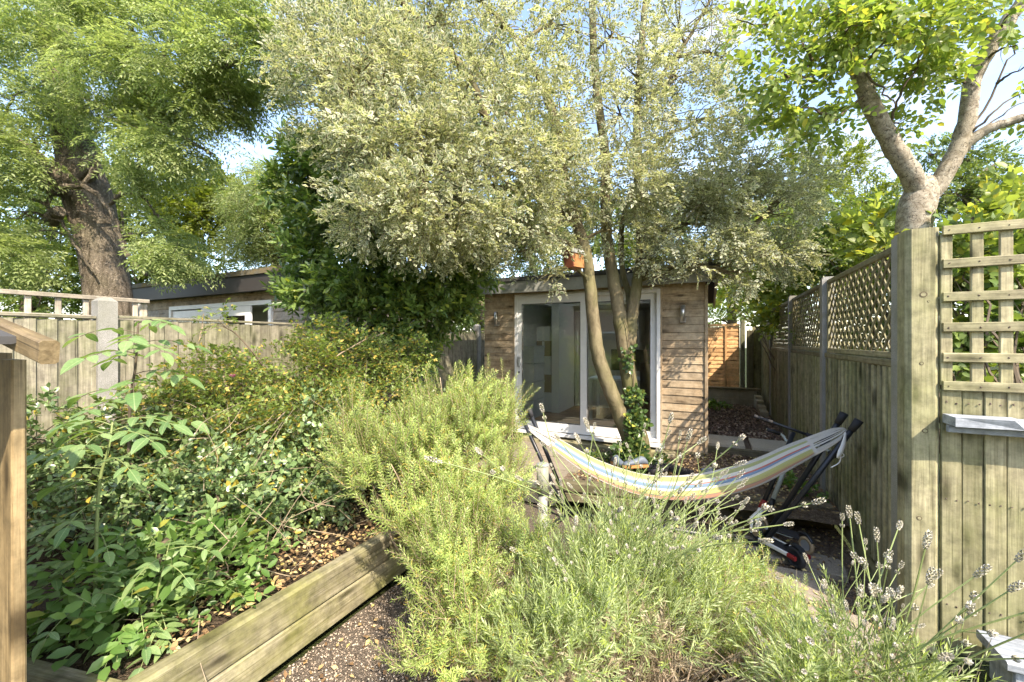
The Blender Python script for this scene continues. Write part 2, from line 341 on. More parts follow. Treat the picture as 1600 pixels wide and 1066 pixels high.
def spray(kind, n, length, L, W, droop=.2, spread=1.0, whorl=False, up=.6, twig=True, tr=.0018, lvar=.25):
    """a leafy shoot along +x"""
    pos, dirs, ups, Ls = [], [], [], []
    bend = rng.uniform(-.15, .15)
    pt = lambda s: np.array([s * length, bend * s * s * length, -droop * s * s * length])
    for i in range(n):
        s = (i + .5) / n if i < n - 1 else 1.0
        an = (i * 2.4 if whorl else (i % 2) * math.pi) + rng.uniform(-.4, .4)
        side = np.array([0, math.cos(an), math.sin(an) if whorl else rng.uniform(-.2, .5)])
        fw = rng.uniform(.35, .9) / spread if i < n - 1 else 3
        d = nrm(np.array([fw, 0, 0]) + side + np.array([0, 0, -droop * .5]))
        pos.append(pt(s)); dirs.append(d); ups.append(np.array([rng.normal() * .3, rng.normal() * .3, up]) + (side * -.3 if whorl else 0)); Ls.append(L * rng.uniform(1 - lvar, 1 + lvar))
    tw = [(pt(0), pt(.5)), (pt(.5), pt(1))] if twig else []
    Ls = np.array(Ls)
    return template(kind, pos, dirs, ups, Ls, Ls * W / L, tw, tr)
def pinnate(n, length, L, W, kind='k', droop=.35, twig=True):
    pos, dirs, ups = [], [], []
    pt = lambda s: np.array([s * length, 0, -droop * s * s * length])
    for i in range(n):
        for sd in (-1, 1):
            s = .25 + .7 * i / max(1, n - 1); pos.append(pt(s)); dirs.append([.55, sd, -droop * .9 + rng.normal() * .1]); ups.append([rng.normal() * .15, rng.normal() * .15, 1])
    pos.append(pt(1)); dirs.append([1, 0, -droop * 1.6]); ups.append([0, 0, 1])
    return template(kind, pos, dirs, ups, L, W, [(pt(0), pt(1))] if twig else [], .0015)
def merge(tpls, offs=None):
    V, T, E, ID, MI = [], [], [], [], []; vb = ib = 0
    for i, (v, t, e, d, m) in enumerate(tpls):
        Rm, o = (np.eye(3), np.zeros(3)) if offs is None else offs[i]
        V.append(v @ Rm.T + o); T.append(t + vb); E.append(e); ID.append(d + ib); MI.append(m); vb += len(v); ib += d.max() + 1
    return np.vstack(V), np.vstack(T), np.concatenate(E), np.concatenate(ID), np.concatenate(MI)
def cloud(name, parent, tpls, pos, dirs, mats, scale=1.0, up=(0, 0, 1), upr=.35, kind='stuff', clus=None, **kw):
    pos = np.array(pos); K = len(pos); dirs = np.array(dirs); scale = np.broadcast_to(scale, K) * rng.uniform(.8, 1.2, K)
    U = np.array(up)[None] + rng.normal(size=(K, 3)) * upr; Fm = frames(dirs, U); ch = rng.integers(0, len(tpls), K)
    if clus is None: clus = np.clip(.5 + .5 * wob(pos * 2.1, 3), 0, 1) * .7 + rng.random(K) * .3
    VV, TT, CC, MM = [], [], [], []; vb = 0
    for ti, (v, t, e, d, m) in enumerate(tpls):
        idx = np.nonzero(ch == ti)[0]; k = len(idx)
        if not k: continue
        vv = np.einsum('nij,kj->nki', Fm[idx], v) * scale[idx][:, None, None] + pos[idx][:, None, :]
        VV.append(vv.reshape(-1, 3)); TT.append((t[None] + (np.arange(k) * len(v))[:, None, None]).reshape(-1, 3) + vb); vb += k * len(v)
        lr = rng.random((k, d.max() + 1))[:, d]
        c = np.stack([np.broadcast_to(e, (k, len(v))), lr, np.broadcast_to(clus[idx][:, None], (k, len(v))), np.ones((k, len(v)))], -1)
        CC.append(c.reshape(-1, 4)); MM.append(np.tile(m, k))
    V = np.vstack(VV); T = np.vstack(TT); C = np.vstack(CC); MI = np.concatenate(MM)
    me = bpy.data.meshes.new(name); me.vertices.add(len(V)); me.vertices.foreach_set('co', V.astype(np.float32).ravel())
    me.loops.add(len(T) * 3); me.loops.foreach_set('vertex_index', T.astype(np.int32).ravel())
    me.polygons.add(len(T)); me.polygons.foreach_set('loop_start', (np.arange(len(T)) * 3).astype(np.int32)); me.polygons.foreach_set('loop_total', np.full(len(T), 3, np.int32))
    me.polygons.foreach_set('material_index', MI.astype(np.int32))
    at = me.attributes.new('vc', 'FLOAT_COLOR', 'POINT'); at.data.foreach_set('color', C.astype(np.float32).ravel())
    for m in mats: me.materials.append(m)
    me.update(calc_edges=True)
    global NTRI; NTRI += len(T)
    o = add(name, me, parent); tag(o, kind=kind, **kw); return o
NTRI = 0
def wob(p, s=1.0):
    """cheap smooth noise in -1..1"""
    x, y, z = (p * s).T
    return (np.sin(x * 1.7 + 1.3 * np.sin(y * 1.1 + z)) + np.sin(y * 2.3 + 1.7 * np.sin(z * 1.3 + x * .7) + 2) + np.sin(z * 1.9 + 1.1 * np.sin(x * 1.9 - y) + 4)) / 3
def scatter(blobs, gap=-.2, ns=3.0, shell=2.0):
    """blobs: (centre, (rx,ry,rz) or r, count) -> positions and outward directions"""
    PP, DD = [], []
    for c, r, n in blobs:
        r = np.array(r if hasattr(r, '__len__') else (r, r, r)); c = np.array(c)
        u = nrm(rng.normal(size=(int(n * 1.7), 3))); rr = rng.random(len(u)) ** (1 / shell) * (1 + .18 * wob(u, 3.1))
        p = c + u * rr[:, None] * r; k = wob(p, ns) > gap; p, u = p[k][:n], u[k][:n]
        PP.append(p); DD.append(u)
    return np.vstack(PP), np.vstack(DD)
def limb(mb, pts, r0, r1, n=8, sub=6, wobble=0):
    c = catmull(pts, sub); k = len(c)
    if wobble: c = [p + rng.normal(size=3) * wobble * (0 < i < k - 1) for i, p in enumerate(c)]
    rad = [r0 + (r1 - r0) * (i / (k - 1)) ** .85 for i in range(k)]
    mb.tube(c, rad, n); return c
def arms(mb, stems, blobs, nsub=6, r0=.03, n=5):
    """branches from the nearest stem point out to every blob, then twigs inside it"""
    st = np.array([p for s in stems for p in s])
    for c, r, _ in blobs:
        c = np.array(c); rm = np.mean(r)
        d = np.linalg.norm(st - c, axis=1) + np.maximum(0, st[:, 2] - c[2]) * 1.2; s = st[np.argmin(d)]
        L = np.linalg.norm(c - s)
        if L < .05: continue
        mid = (s + c) / 2 + np.array([0, 0, .12 * L]) + rng.normal(size=3) * .05 * L
        cv = limb(mb, [s, mid, c], min(r0, .02 + L * .02), r0 * .3, n, 5, .01 * L)
        for _ in range(nsub):
            a = cv[rng.integers(len(cv) // 2, len(cv))]; e = c + nrm(rng.normal(size=3)) * r * rng.uniform(.6, 1)
            m = (a + e) / 2 + rng.normal(size=3) * .08 * rm
            limb(mb, [a, m, e], r0 * .28, r0 * .07, 3, 3)
# ------------------------------------------------------------------ the ground
def sheet(name, mat, poly_or_rect, z, step=.06, amp=.02, **kw):
    x0, x1, y0, y1 = poly_or_rect
    nx, ny = max(2, int((x1 - x0) / step)), max(2, int((y1 - y0) / step))
    X, Y = np.meshgrid(np.linspace(x0, x1, nx + 1), np.linspace(y0, y1, ny + 1))
    p = np.stack([X.ravel(), Y.ravel(), np.zeros(X.size)], 1)
    Z = z + amp * wob(p, 4.1) + amp * .5 * wob(p, 11.3)
    p[:, 2] = Z
    i = np.arange(nx)[None] + np.arange(ny)[:, None] * (nx + 1)
    f = np.stack([i, i + 1, i + nx + 2, i + nx + 1], -1).reshape(-1, 4)
    me = bpy.data.meshes.new(name); me.from_pydata(p.tolist(), [], f.tolist()); me.polygons.foreach_set('use_smooth', [True] * len(f)); me.update()
    o = add(name, me, None, None, mat); tag(o, kind='structure', **kw); return o
g = MB(); g.addv([(-90, -60, -.06), (90, -60, -.06), (90, 120, -.06), (-90, 120, -.06)], [(0, 1, 2, 3)])
g.build('ground', M['lawn'], kind='structure')
sheet('garden_soil', M['bark_mulch'], (-1.05, 1.06, -.8, 4.75), -.015, .07, .012)
sheet('gravel_path', M['gravel'], (-2.04, -1.0, -.8, 4.0), .0, .05, .008)
sheet('raised_bed_soil', M['soil'], (-4.36, -2.1, .3, 3.95), .32, .05, .02)
sheet('shrub_border_soil', M['soil'], (-4.36, -2.62, 3.9, 9.8), .27, .08, .02)
sheet('tree_bed_soil', M['bark_mulch'], (-1.5, 1.06, 4.3, 6.35), .19, .05, .02)
sheet('bark_path', M['bark_mulch'], (-.1, 1.06, 6.34, 10.9), .285, .06, .015)
# ------------------------------------------------------------------ retaining timbers
rb = thing('raised_bed_wall', (-2.05, 2.0, 0), 'low mossy timber retaining wall running along the gravel path', 'retaining wall')
for z0, dx in ((.01, 0.01), (.195, 0)):
    for a, b in (((.70, 2.35)), (2.355, 4.0)):
        board('sleeper', rb, (-2.09 - dx, a, z0 + .0925), (-2.09 - dx, b, z0 + .0925), .182, .085, (1, 0, 0), M['sleeper'])
cb = thing('end_sleeper', (-3.2, .78, 0), 'timber end wall of raised bed beside the near wooden store', 'retaining wall')
for z0 in (.01, .195): board('sleeper', cb, (-4.3, .22, z0 + .0925), (-2.13, .735, z0 + .0925), .182, .09, (0, 1, 0), M['sleeper'])
A0, A1 = Vector((-1.47, 4.23, 0)), Vector((1.02, 4.70, 0)); sd = (A1 - A0).normalized(); sn = Vector((sd.y, -sd.x, 0))
sr = thing('step_timbers', (0, 4.45, 0), 'dark stacked sleepers holding back the tree bed behind the striped hammock', 'retaining wall')
for z0, off in ((.0, .0), (.112, .012)):
    for k in range(2):
        a = A0.lerp(A1, k / 2); b = A0.lerp(A1, (k + 1) / 2) - sd * .006
        board('sleeper', sr, a + Vector((0, 0, z0 + .056)) + sn * off, b + Vector((0, 0, z0 + .056)) + sn * off, .11, .12, sn, M['dark_sleeper'])
st = thing('upper_step', (.5, 6.3, 0), 'timber edged step with pale stone slabs beside the studio corner', 'step')
board('riser', st, (-.04, 6.28, .235), (1.0, 6.28, .235), .11, .09, (0, 1, 0), M['dark_sleeper'])
for x0, x1 in ((-.03, .42), (.50, 1.0)):
    for y0, y1 in ((6.25, 6.53), (6.545, 6.86)):
        o = MB().bx(x0, x1, y0, y1, .295, .325 + random.uniform(0, .01)).build('paving_slab', M['pale_stone'], st)
# patio at the studio door
pt = thing('patio', (-2.3, 4.8, .2), 'weathered stone patio in front of the glass doors', 'patio')
for j in range(7):
    for i in range(6):
        x0 = -2.62 + i * .40 - (j % 2) * .2; x1 = min(x0 + .39, -.9); y0 = 4.1 + j * .245
        if y0 > 5.62 or x1 - x0 < .1: continue
        if j < 3 and x1 > -1.42: x1 = -1.5
        if x1 - x0 < .1: continue
        b_ = MB().box(((x0 + x1) / 2, y0 + .118, .185 + random.uniform(-.004, .004)), (x1 - x0, .234, .04), Matrix.Rotation(random.uniform(-.01, .01), 4, 'Z'))
        b_.build('paving_slab', M['stone'], pt)
MB().bx(-2.62, -1.5, 4.02, 5.7, .0, .160).build('base', M['block'], pt)
for i in range(3): MB().bx(-2.62 + i * .375, -2.62 + i * .375 + .368, 4.0, 4.085, .165, .215).build('edging_stone', M['pale_stone'], pt)
# uneven slabs on the lower ground by the scooters
sp = thing('stepping_slabs', (.5, 3.3, 0), 'uneven brown stone slabs with fallen leaves beside the scooters', 'paving')
for (x, y, a, b, r) in [(.30, 3.95, .55, .34, 8), (.42, 3.48, .62, .38, 4), (.75, 3.88, .35, .30, -6), (.62, 3.05, .55, .32, 9), (.18, 3.05, .36, .36, -4), (.1, 2.62, .6, .34, 6), (.70, 2.66, .42, .33, -3), (.45, 2.25, .55, .32, 2), (-.25, 3.5, .5, .36, 5), (-.2, 3.95, .42, .34, -3)]:
    m_ = MB(); pts = []
    n = 9
    for k in range(n):
        an = 2 * math.pi * k / n; sx = max(-1, min(1, 1.35 * math.cos(an))) * a / 2; sy = max(-1, min(1, 1.35 * math.sin(an))) * b / 2
        pts.append((sx + random.uniform(-.015, .015), sy + random.uniform(-.015, .015)))
    vs = [(p[0], p[1], -.03) for p in pts] + [(p[0], p[1], .022) for p in pts] + [(p[0] * .95, p[1] * .95, .03) for p in pts]
    fs = [(k, (k + 1) % n, (k + 1) % n + n, k + n) for k in range(n)] + [(k + n, (k + 1) % n + n, (k + 1) % n + 2 * n, k + 2 * n) for k in range(n)] + [tuple(2 * n + k for k in range(n))]
    m_.addv(vs, fs); me = m_.mesh('slab')
    add('stone_slab', me, sp, Matrix.Translation((x, y, .0 + random.uniform(-.004, .006))) @ Matrix.Rotation(R(r), 4, 'Z') @ Matrix.Rotation(R(random.uniform(-1.5, 1.5)), 4, 'X'), M['stone'])

# ------------------------------------------------------------------ right hand fence
FX = 1.10
rf = thing('boundary_fence', (FX, 6, 0), 'long mossy green board fence with diamond trellis top, on the right', 'fence')
posts = [3.36, 5.25, 7.22, 9.40, 11.1]
for i, y in enumerate(posts):
    z1 = 2.42 if i < 4 else 2.2
    m_ = MB().bx(FX - .055, FX + .055, y - .05, y + .05, -.1, z1 - .02); m_.bx(FX - .045, FX + .045, y - .04, y + .04, z1 - .02, z1)
    m_.build('concrete_post', M['concrete'], rf)
def lattice(parent, y0, y1, z0, z1, x, pitch=.128):
    H = z1 - z0
    for s in (1, -1):
        xx = x + s * .005; t = y0 - H + pitch / 2
        while t < y1:
            a = [t, z0]; b = [t + H, z1]
            if a[0] < y0: a = [y0, z0 + (y0 - t)]
            if b[0] > y1: b = [y1, z0 + (y1 - t)]
            if b[0] - a[0] > .03:
                ya, yb = (a[0], b[0]) if s > 0 else (y0 + y1 - a[0], y0 + y1 - b[0])
                board('lath', parent, (xx, ya, a[1]), (xx, yb, b[1]), .024, .009, (1, 0, 0), M['trellis'])
            t += pitch
for i in range(4):
    y0, y1 = posts[i] + .052, posts[i + 1] - .052
    tr_ = i < 3; zt = 1.60 if tr_ else 2.15
    board('gravel_board', rf, (FX, y0, .075), (FX, y1, .075), .15, .05, (1, 0, 0), M['sleeper' if i < 2 else 'dark_sleeper'])
    n = int((y1 - y0) / .054); pw = (y1 - y0) / n
    for k in range(n):
        yc = y0 + pw * (k + .5)
        px_ = FX - (.026 if k % 2 else .004) + random.uniform(-.002, .002); zj = zt - .02 - random.uniform(0, .006); board('plank', rf, (px_, yc, .155), (px_, yc, zj), .046 if k % 2 else .085, .018, (1, 0, 0), M['fence_dark'], tilt=R(5))
    board('rail', rf, (FX - .018, y0, zt + .005), (FX - .012, y1, zt + .005), .05, .045, (1, 0, 0), M['trellis'])
    if tr_:
        for zz in (zt + .055, 2.36): board('rail', rf, (FX, y0, zz), (FX, y1, zz), .045, .032, (1, 0, 0), M['trellis'])
        for yy in (y0 + .015, y1 - .015): board('stile', rf, (FX, yy, zt + .08), (FX, yy, 2.337), .032, .03, (1, 0, 0), M['trellis'])
        lattice(rf, y0 + .03, y1 - .03, zt + .08, 2.337, FX)
board('end_plank', rf, (.99, 10.99, .2), (.99, 10.99, 2.1), .22, .02, (0, 1, 0), M['fence_dark'])
# front facing section: square trellis above boards
ff = thing('trellis_fence', (1.4, 3.15, 0), 'thick pale timber post with square trellis above vertical boards', 'fence')
board('post', ff, (1.108, 3.225, -.05), (1.108, 3.225, 2.405), .150, .15, (0, 1, 0), M['fence_green'])
zs = [2.377, 2.188, 2.0, 1.828, 1.657, 1.497]
for k in range(13):
    xc = 1.220 + k * .1135 - (.012 if k == 0 else 0)
    board('upright_lath', ff, (xc, 3.165, 1.50), (xc, 3.165, 2.36), .05, .02, (0, 1, 0), M['fence_green'])
for z in zs: board('cross_lath', ff, (1.187, 3.143, z), (2.66, 3.143, z), .052, .022, (0, 1, 0), M['fence_green'])
for k in range(17):
    xc = 1.228 + k * .088
    board('plank', ff, (xc, 3.165 + (k % 2) * .006, -.02), (xc, 3.165 + (k % 2) * .006, 1.468), .0845, .02, (0, 1, 0), M['fence_green'], tilt=R(1.5))
mn = MB()
for k in range(13):
    xc = 1.220 + k * .1135 - (.012 if k == 0 else 0)
    for z in zs: mn.tube([(xc + random.uniform(-.008, .008), 3.1325, z + random.uniform(-.008, .008)), (xc, 3.131, z)], .0035, 6)
for k in range(17):
    for z in (.25, .85, 1.40):
        for dx in (-.022, .022): xx = 1.228 + k * .088 + dx + random.uniform(-.004, .004); mn.tube([(xx, 3.156, z + random.uniform(-.01, .01)), (xx, 3.1525, z)], .0035, 6)
mn.build('nail_heads', M['nail'], ff, kind='stuff')
for (x, z, r_) in ((1.108, 2.02, .017), (1.10, 1.62, .010), (1.115, 1.23, .014), (1.09, .72, .012), (1.13, 1.98, .006)):
    o_ = MB(); o_.tube([(x, 3.1505, z), (x, 3.1485, z)], r_, 14); k_ = o_.build('knot', M['knot'], ff); MB().tube([(x, 3.1486, z), (x, 3.1478, z)], r_ * .68, 12).build('knot_heart', M['fence_green'], k_)
sh = thing('wall_shelf', (1.5, 3.08, 1.33), 'weathered grey painted timber shelf fixed below the square trellis', 'shelf')
for (x0, x1, z, yf) in ((1.188, 1.46, 1.337, 3.01), (1.466, 2.3, 1.331, 3.03)):
    m_ = MB(); y1 = 3.148
    vs = [(x0, yf, z - .05), (x1, yf + .02, z - .05), (x1, y1, z - .05), (x0, y1, z - .05), (x0, yf, z), (x1 - .05, yf, z), (x1, yf + .045, z), (x1, y1, z), (x0, y1, z)]
    m_.addv(vs, [(3, 2, 1, 0), (4, 5, 6, 7, 8), (0, 1, 6, 5, 4), (1, 2, 7, 6), (2, 3, 8, 7), (3, 0, 4, 8)]); m_.build('shelf_board', M['blue_grey'], sh)
board('apron', sh, (1.19, 3.10, 1.262), (2.3, 3.10, 1.262), .04, .03, (0, 1, 0), M['blue_grey'])
lb = thing('low_bench', (1.6, 2.9, .1), 'weathered grey timber bench board low against the foot of the board fence', 'bench')
board('seat', lb, (1.30, 2.96, .16), (2.4, 2.96, .16), .26, .045, (0, 0, 1), M['blue_grey'])
for x in (1.36, 2.3): board('leg', lb, (x, 2.96, -.04), (x, 2.96, .137), .2, .05, (1, 0, 0), M['blue_grey'])

# ------------------------------------------------------------------ left fence, trellis, near store
LX = -4.39
lf = thing('close_board_fence', (LX, 3, 0), 'grey weathered board fence with concrete posts behind the left shrubs', 'fence')
lp = [-2.39, -.46, 1.47, 3.40, 5.33, 7.26, 9.19]
for y in lp:
    m_ = MB().bx(LX - .06, LX + .06, y - .06, y + .06, -.1, 2.07); m_.addv([(LX - .06, y - .06, 2.07), (LX + .06, y - .06, 2.07), (LX + .06, y + .06, 2.07), (LX - .06, y + .06, 2.07), (LX - .03, y - .03, 2.10), (LX + .03, y - .03, 2.10), (LX + .03, y + .03, 2.10), (LX - .03, y + .03, 2.10)], [(0, 1, 5, 4), (1, 2, 6, 5), (2, 3, 7, 6), (3, 0, 4, 7), (4, 5, 6, 7)])
    m_.build('concrete_post', M['concrete'], lf)
for i in range(len(lp) - 1):
    y0, y1 = lp[i] + .062, lp[i + 1] - .062; n = 17; pw = (y1 - y0) / n; dz = random.uniform(-.012, .012)
    board('gravel_board', lf, (LX, y0, .20), (LX, y1, .20), .25, .05, (1, 0, 0), M['concrete'])
    for k in range(n):
        yc = y0 + pw * (k + .5)
        board('plank', lf, (LX + .012, yc, .33), (LX + .012, yc, 1.925 + dz + random.uniform(-.004, .004)), pw + .012, .016, (1, 0, 0), M['fence_grey'], tilt=R(-8))
    board('cap', lf, (LX + .01, y0, 1.948 + dz), (LX + .01, y1, 1.948 + dz), .022, .055, (1, 0, 0), M['fence_grey'])
nt = thing('neighbour_trellis', (-4.8, 0, 1.5), 'pale square trellis standing behind the left board fence', 'trellis')
for z in (2.125, 1.955, 1.78): board('rail', nt, (-4.80, -2.4, z), (-4.80, 1.92, z), .036, .024, (1, 0, 0), M['pale_trellis'])
y = -2.3
while y < 1.92: board('upright', nt, (-4.823, y, 1.55), (-4.823, y, 2.12), .036, .022, (1, 0, 0), M['pale_trellis']); y += .165
for y in (-2.4, 1.9): board('post', nt, (-4.87, y, 0), (-4.87, y, 2.1), .06, .06, (1, 0, 0), M['pale_trellis'])
ws = thing('timber_store', (-2.4, .42, 0), 'sawn timber corner boards of a small store at the left edge', 'garden store')
for k in range(8):
    x = -1.872 - k * .139
    board('plank', ws, (x, .42 + (k % 2) * .004, -.02), (x, .42 + (k % 2) * .004, 1.695 + k * .018), .134, .03, (0, 1, 0), M['near_post'])
board('roof_edge', ws, (-3.0, .385, 1.98), (-1.45, .385, 1.722), .058, .035, (0, 1, 0), M['near_post'])
m_ = MB(); m_.addv([(-3.0, -.6, 1.975), (-1.6, -.6, 1.762), (-1.6, .41, 1.762), (-3.0, .41, 1.975), (-3.0, -.6, 1.955), (-1.6, -.6, 1.742), (-1.6, .36, 1.742), (-3.0, .36, 1.955)], [(0, 1, 2, 3), (7, 6, 5, 4), (0, 4, 5, 1), (1, 5, 6, 2), (2, 6, 7, 3), (3, 7, 4, 0)])
m_.build('roof', M['felt'], ws)
# ------------------------------------------------------------------ back fence, retaining wall
bf = thing('larch_lap_fence', (.2, 10.95, 0), 'new orange larch lap fence panel at the end of the path', 'fence')
for k in range(15):
    z = .66 + k * .098
    board('plank', bf, (-1.5, 10.93, z), (.62, 10.93, z), .112, .012, (0, 1, 0), M['orange'], tilt=R(-7))
for x in (-.5, .33): board('batten', bf, (x, 10.905, .6), (x, 10.905, 2.12), .045, .022, (0, 1, 0), M['orange'])
board('cap', bf, (-1.5, 10.92, 2.13), (.62, 10.92, 2.13), .03, .06, (0, 0, 1), M['orange'])
board('post', bf, (.68, 10.93, .3), (.68, 10.93, 2.25), .10, .10, (0, 1, 0), M['fence_grey'])
board('gravel_board', bf, (-1.5, 10.95, .52), (.62, 10.95, .52), .16, .03, (0, 1, 0), M['fence_dark'])
dp = thing('dark_fence_post', (.84, 10.9, .2), 'dark brown timber post beside the orange panel', 'post')
board('post', dp, (.83, 10.9, .2), (.83, 10.9, 2.0), .14, .08, (0, 1, 0), M['dark_sleeper'])
rw = thing('block_wall', (.3, 10.5, .3), 'low stained block retaining wall below the orange fence panel', 'wall')
for j in range(2):
    for i in range(6):
        x0 = -.9 + i * .33 - j * .15; x1 = min(x0 + .325, .98)
        if x1 - x0 > .05: MB().bx(x0, x1, 10.42, 10.6, .25 + j * .20, .445 + j * .20).build('block', M['block'], rw)
MB().bx(-.9, 1.0, 10.38, 10.63, .648, .685).build('coping', M['dark_sleeper'], rw)
for i in range(4): MB().bx(.86, .99, 9.0 + i * .34, 9.33 + i * .34, .25, .56 - (3 - i) * .055).build('side_block', M['block'], rw)

# ------------------------------------------------------------------ studio
sx0, sx1, sy0, sy1 = -3.42, -.06, 5.90, 10.1
stu = thing('garden_studio', ((sx0 + sx1) / 2, (sy0 + sy1) / 2, .2), 'timber clad garden studio with white sliding glass doors', 'garden studio')
dx0, dx1, dz0, dz1 = -2.845, -.62, .35, 2.47
z = .27; pitch = .1065
while z < 2.52:
    zt_ = z + pitch / 2
    if zt_ < dz1 + .02:
        board('cladding_board', stu, (sx0, sy0 + .012, zt_), (dx0 - .025, sy0 + .012, zt_), pitch + .008, .018, (0, 1, 0), M['cladding'], tilt=R(-6))
        board('cladding_board', stu, (dx1 + .025, sy0 + .012, zt_), (sx1, sy0 + .012, zt_), pitch + .008, .018, (0, 1, 0), M['cladding'], tilt=R(-6))
    else: board('cladding_board', stu, (sx0, sy0 + .010, zt_), (sx1, sy0 + .010, zt_), pitch + .008, .018, (0, 1, 0), M['cladding'], tilt=R(-6))
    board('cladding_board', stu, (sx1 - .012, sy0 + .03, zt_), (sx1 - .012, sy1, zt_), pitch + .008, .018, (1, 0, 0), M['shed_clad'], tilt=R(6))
    z += pitch
board('corner_trim', stu, (sx1 + .012, sy0 - .004, .26), (sx1 + .012, sy0 - .004, 2.5), .04, .03, (0, 1, 0), M['cladding'])
for x in (dx0 - .012, dx1 + .012): board('door_trim', stu, (x, sy0 - .004, dz0), (x, sy0 - .004, dz1 + .01), .024, .03, (0, 1, 0), M['cladding'])
m_ = MB()   # wall shells
m_.bx(sx0, dx0 - .005, sy0 + .03, sy0 + .12, .2, 2.6); m_.bx(dx1 + .005, sx1 - .03, sy0 + .03, sy0 + .12, .2, 2.6); m_.bx(dx0 - .004, dx1 + .004, sy0 + .031, sy0 + .121, dz1 + .005, 2.601)
m_.bx(sx0, sx0 + .1, sy0 + .122, sy1, .2, 2.602); m_.bx(sx1 - .13, sx1 - .031, sy0 + .122, sy1, .2, 2.602); m_.bx(sx0 + .102, sx1 - .132, sy1 - .1, sy1, .2, 2.602)
m_.build('wall', M['wallpaint'], stu)
MB().bx(sx0 + .101, sx1 - .131, sy0 + .05, sy1 - .101, .27, .352).build('floor', M['floorwood'], stu)
def ring(x0, x1, y0, y1, z0, z1, hx0, hx1, hy0, hy1):
    m = MB(); m.bx(x0, hx0, y0, y1, z0, z1); m.bx(hx1, x1, y0, y1, z0, z1); m.bx(hx0, hx1, y0, hy0, z0 + .0005, z1 - .0005); m.bx(hx0, hx1, hy1, y1, z0 + .0005, z1 - .0005); return m
ring(sx0 + .101, sx1 - .131, sy0 + .123, sy1 - .101, 2.5, 2.55, -3.05, -.5, 6.7, 8.3).build('ceiling', M['wallpaint'], stu)  # opening through ceiling and roof is added to let daylight into the room
ring(sx0 - .12, sx1 + .14, sy0 - .16, sy1 + .1, 2.605, 2.69, -3.05, -.5, 6.7, 8.3).build('roof', M['felt'], stu)
MB().bx(-3.08, -.47, 6.67, 8.33, 2.762, 2.775).build('added_rooflight', M['glass'], stu)  # unseen glazing over the opening, added only to brighten the interior
MB().bx(sx0 - .13, sx1 + .15, sy0 - .19, sy0 - .155, 2.51, 2.69).build('fascia', M['lead'], stu)
MB().bx(sx1 + .115, sx1 + .149, sy0 - .15, sy1 + .1, 2.52, 2.689).build('fascia', M['lead'], stu)
ring(sx0 - .14, sx1 + .17, sy0 - .21, sy1 + .1, 2.693, 2.755, -3.05, -.5, 6.7, 8.3).build('roof_edge', M['felt'], stu)
MB().bx(sx0 - .1, sx1 + .1, sy0 - .15, sy0 + .0, 2.545, 2.56).build('soffit', M['cladding'], stu)
MB().bx(sx0 + .02, sx1 - .02, sy0 + .0, sy0 + .028, .12, .268).build('plinth', M['dark_sleeper'], stu)
MB().bx(dx0 - .05, dx1 + .06, sy0 - .09, sy0 - .006, .296, .338).build('sill', M['white_frame'], stu)
MB().bx(dx0 - .1, dx1 + .2, sy0 - .22, sy0 - .002, .16, .255).build('threshold', M['sleeper'], stu)
def frame(parent, name, x0, x1, z0, z1, y0, y1, t, mat, tb=None):
    tb = tb or t
    m_ = MB(); m_.bx(x0, x0 + t, y0, y1, z0, z1); m_.bx(x1 - t, x1, y0, y1, z0, z1); m_.bx(x0 + t, x1 - t, y0 + .001, y1 - .001, z0, z0 + tb); m_.bx(x0 + t, x1 - t, y0 + .001, y1 - .001, z1 - t, z1)
    return m_.build(name, mat, parent)
frame(stu, 'door_frame', dx0, dx1, dz0, dz1, sy0 - .02, sy0 + .10, .045, M['white_frame'])
d1 = frame(stu, 'sliding_door', dx0 + .03, -1.66, dz0 + .04, dz1 - .035, sy0 - .012, sy0 + .035, .10, M['white_frame'], .10)
d2 = frame(stu, 'sliding_door', -1.76, dx1 - .047, dz0 + .046, dz1 - .047, sy0 + .045, sy0 + .09, .095, M['white_frame'], .09)
MB().bx(dx0 + .131, -1.761, sy0 + .008, sy0 + .014, dz0 + .141, dz1 - .136).build('pane', M['glass'], d1)
MB().bx(-1.664, dx1 - .143, sy0 + .064, sy0 + .07, dz0 + .137, dz1 - .143).build('pane', M['glass'], d2)
frame(d1, 'seal', dx0 + .124, -1.754, dz0 + .134, dz1 - .129, sy0 - .0135, sy0 - .001, .008, M['rubber']); frame(d2, 'seal', -1.671, dx1 - .136, dz0 + .13, dz1 - .136, sy0 + .0435, sy0 + .06, .008, M['rubber'])
m_ = MB().bx(dx0 + .055, dx0 + .1, sy0 - .028, sy0 - .013, 1.33, 1.49); m_.bx(dx0 + .066, dx0 + .088, sy0 - .055, sy0 - .028, 1.35, 1.46); m_.build('handle', M['silver'], d1)
MB().tube([(dx0 + .078, sy0 - .012, 1.25), (dx0 + .078, sy0 - .026, 1.25)], .014, 10).build('lock', M['black'], d1)
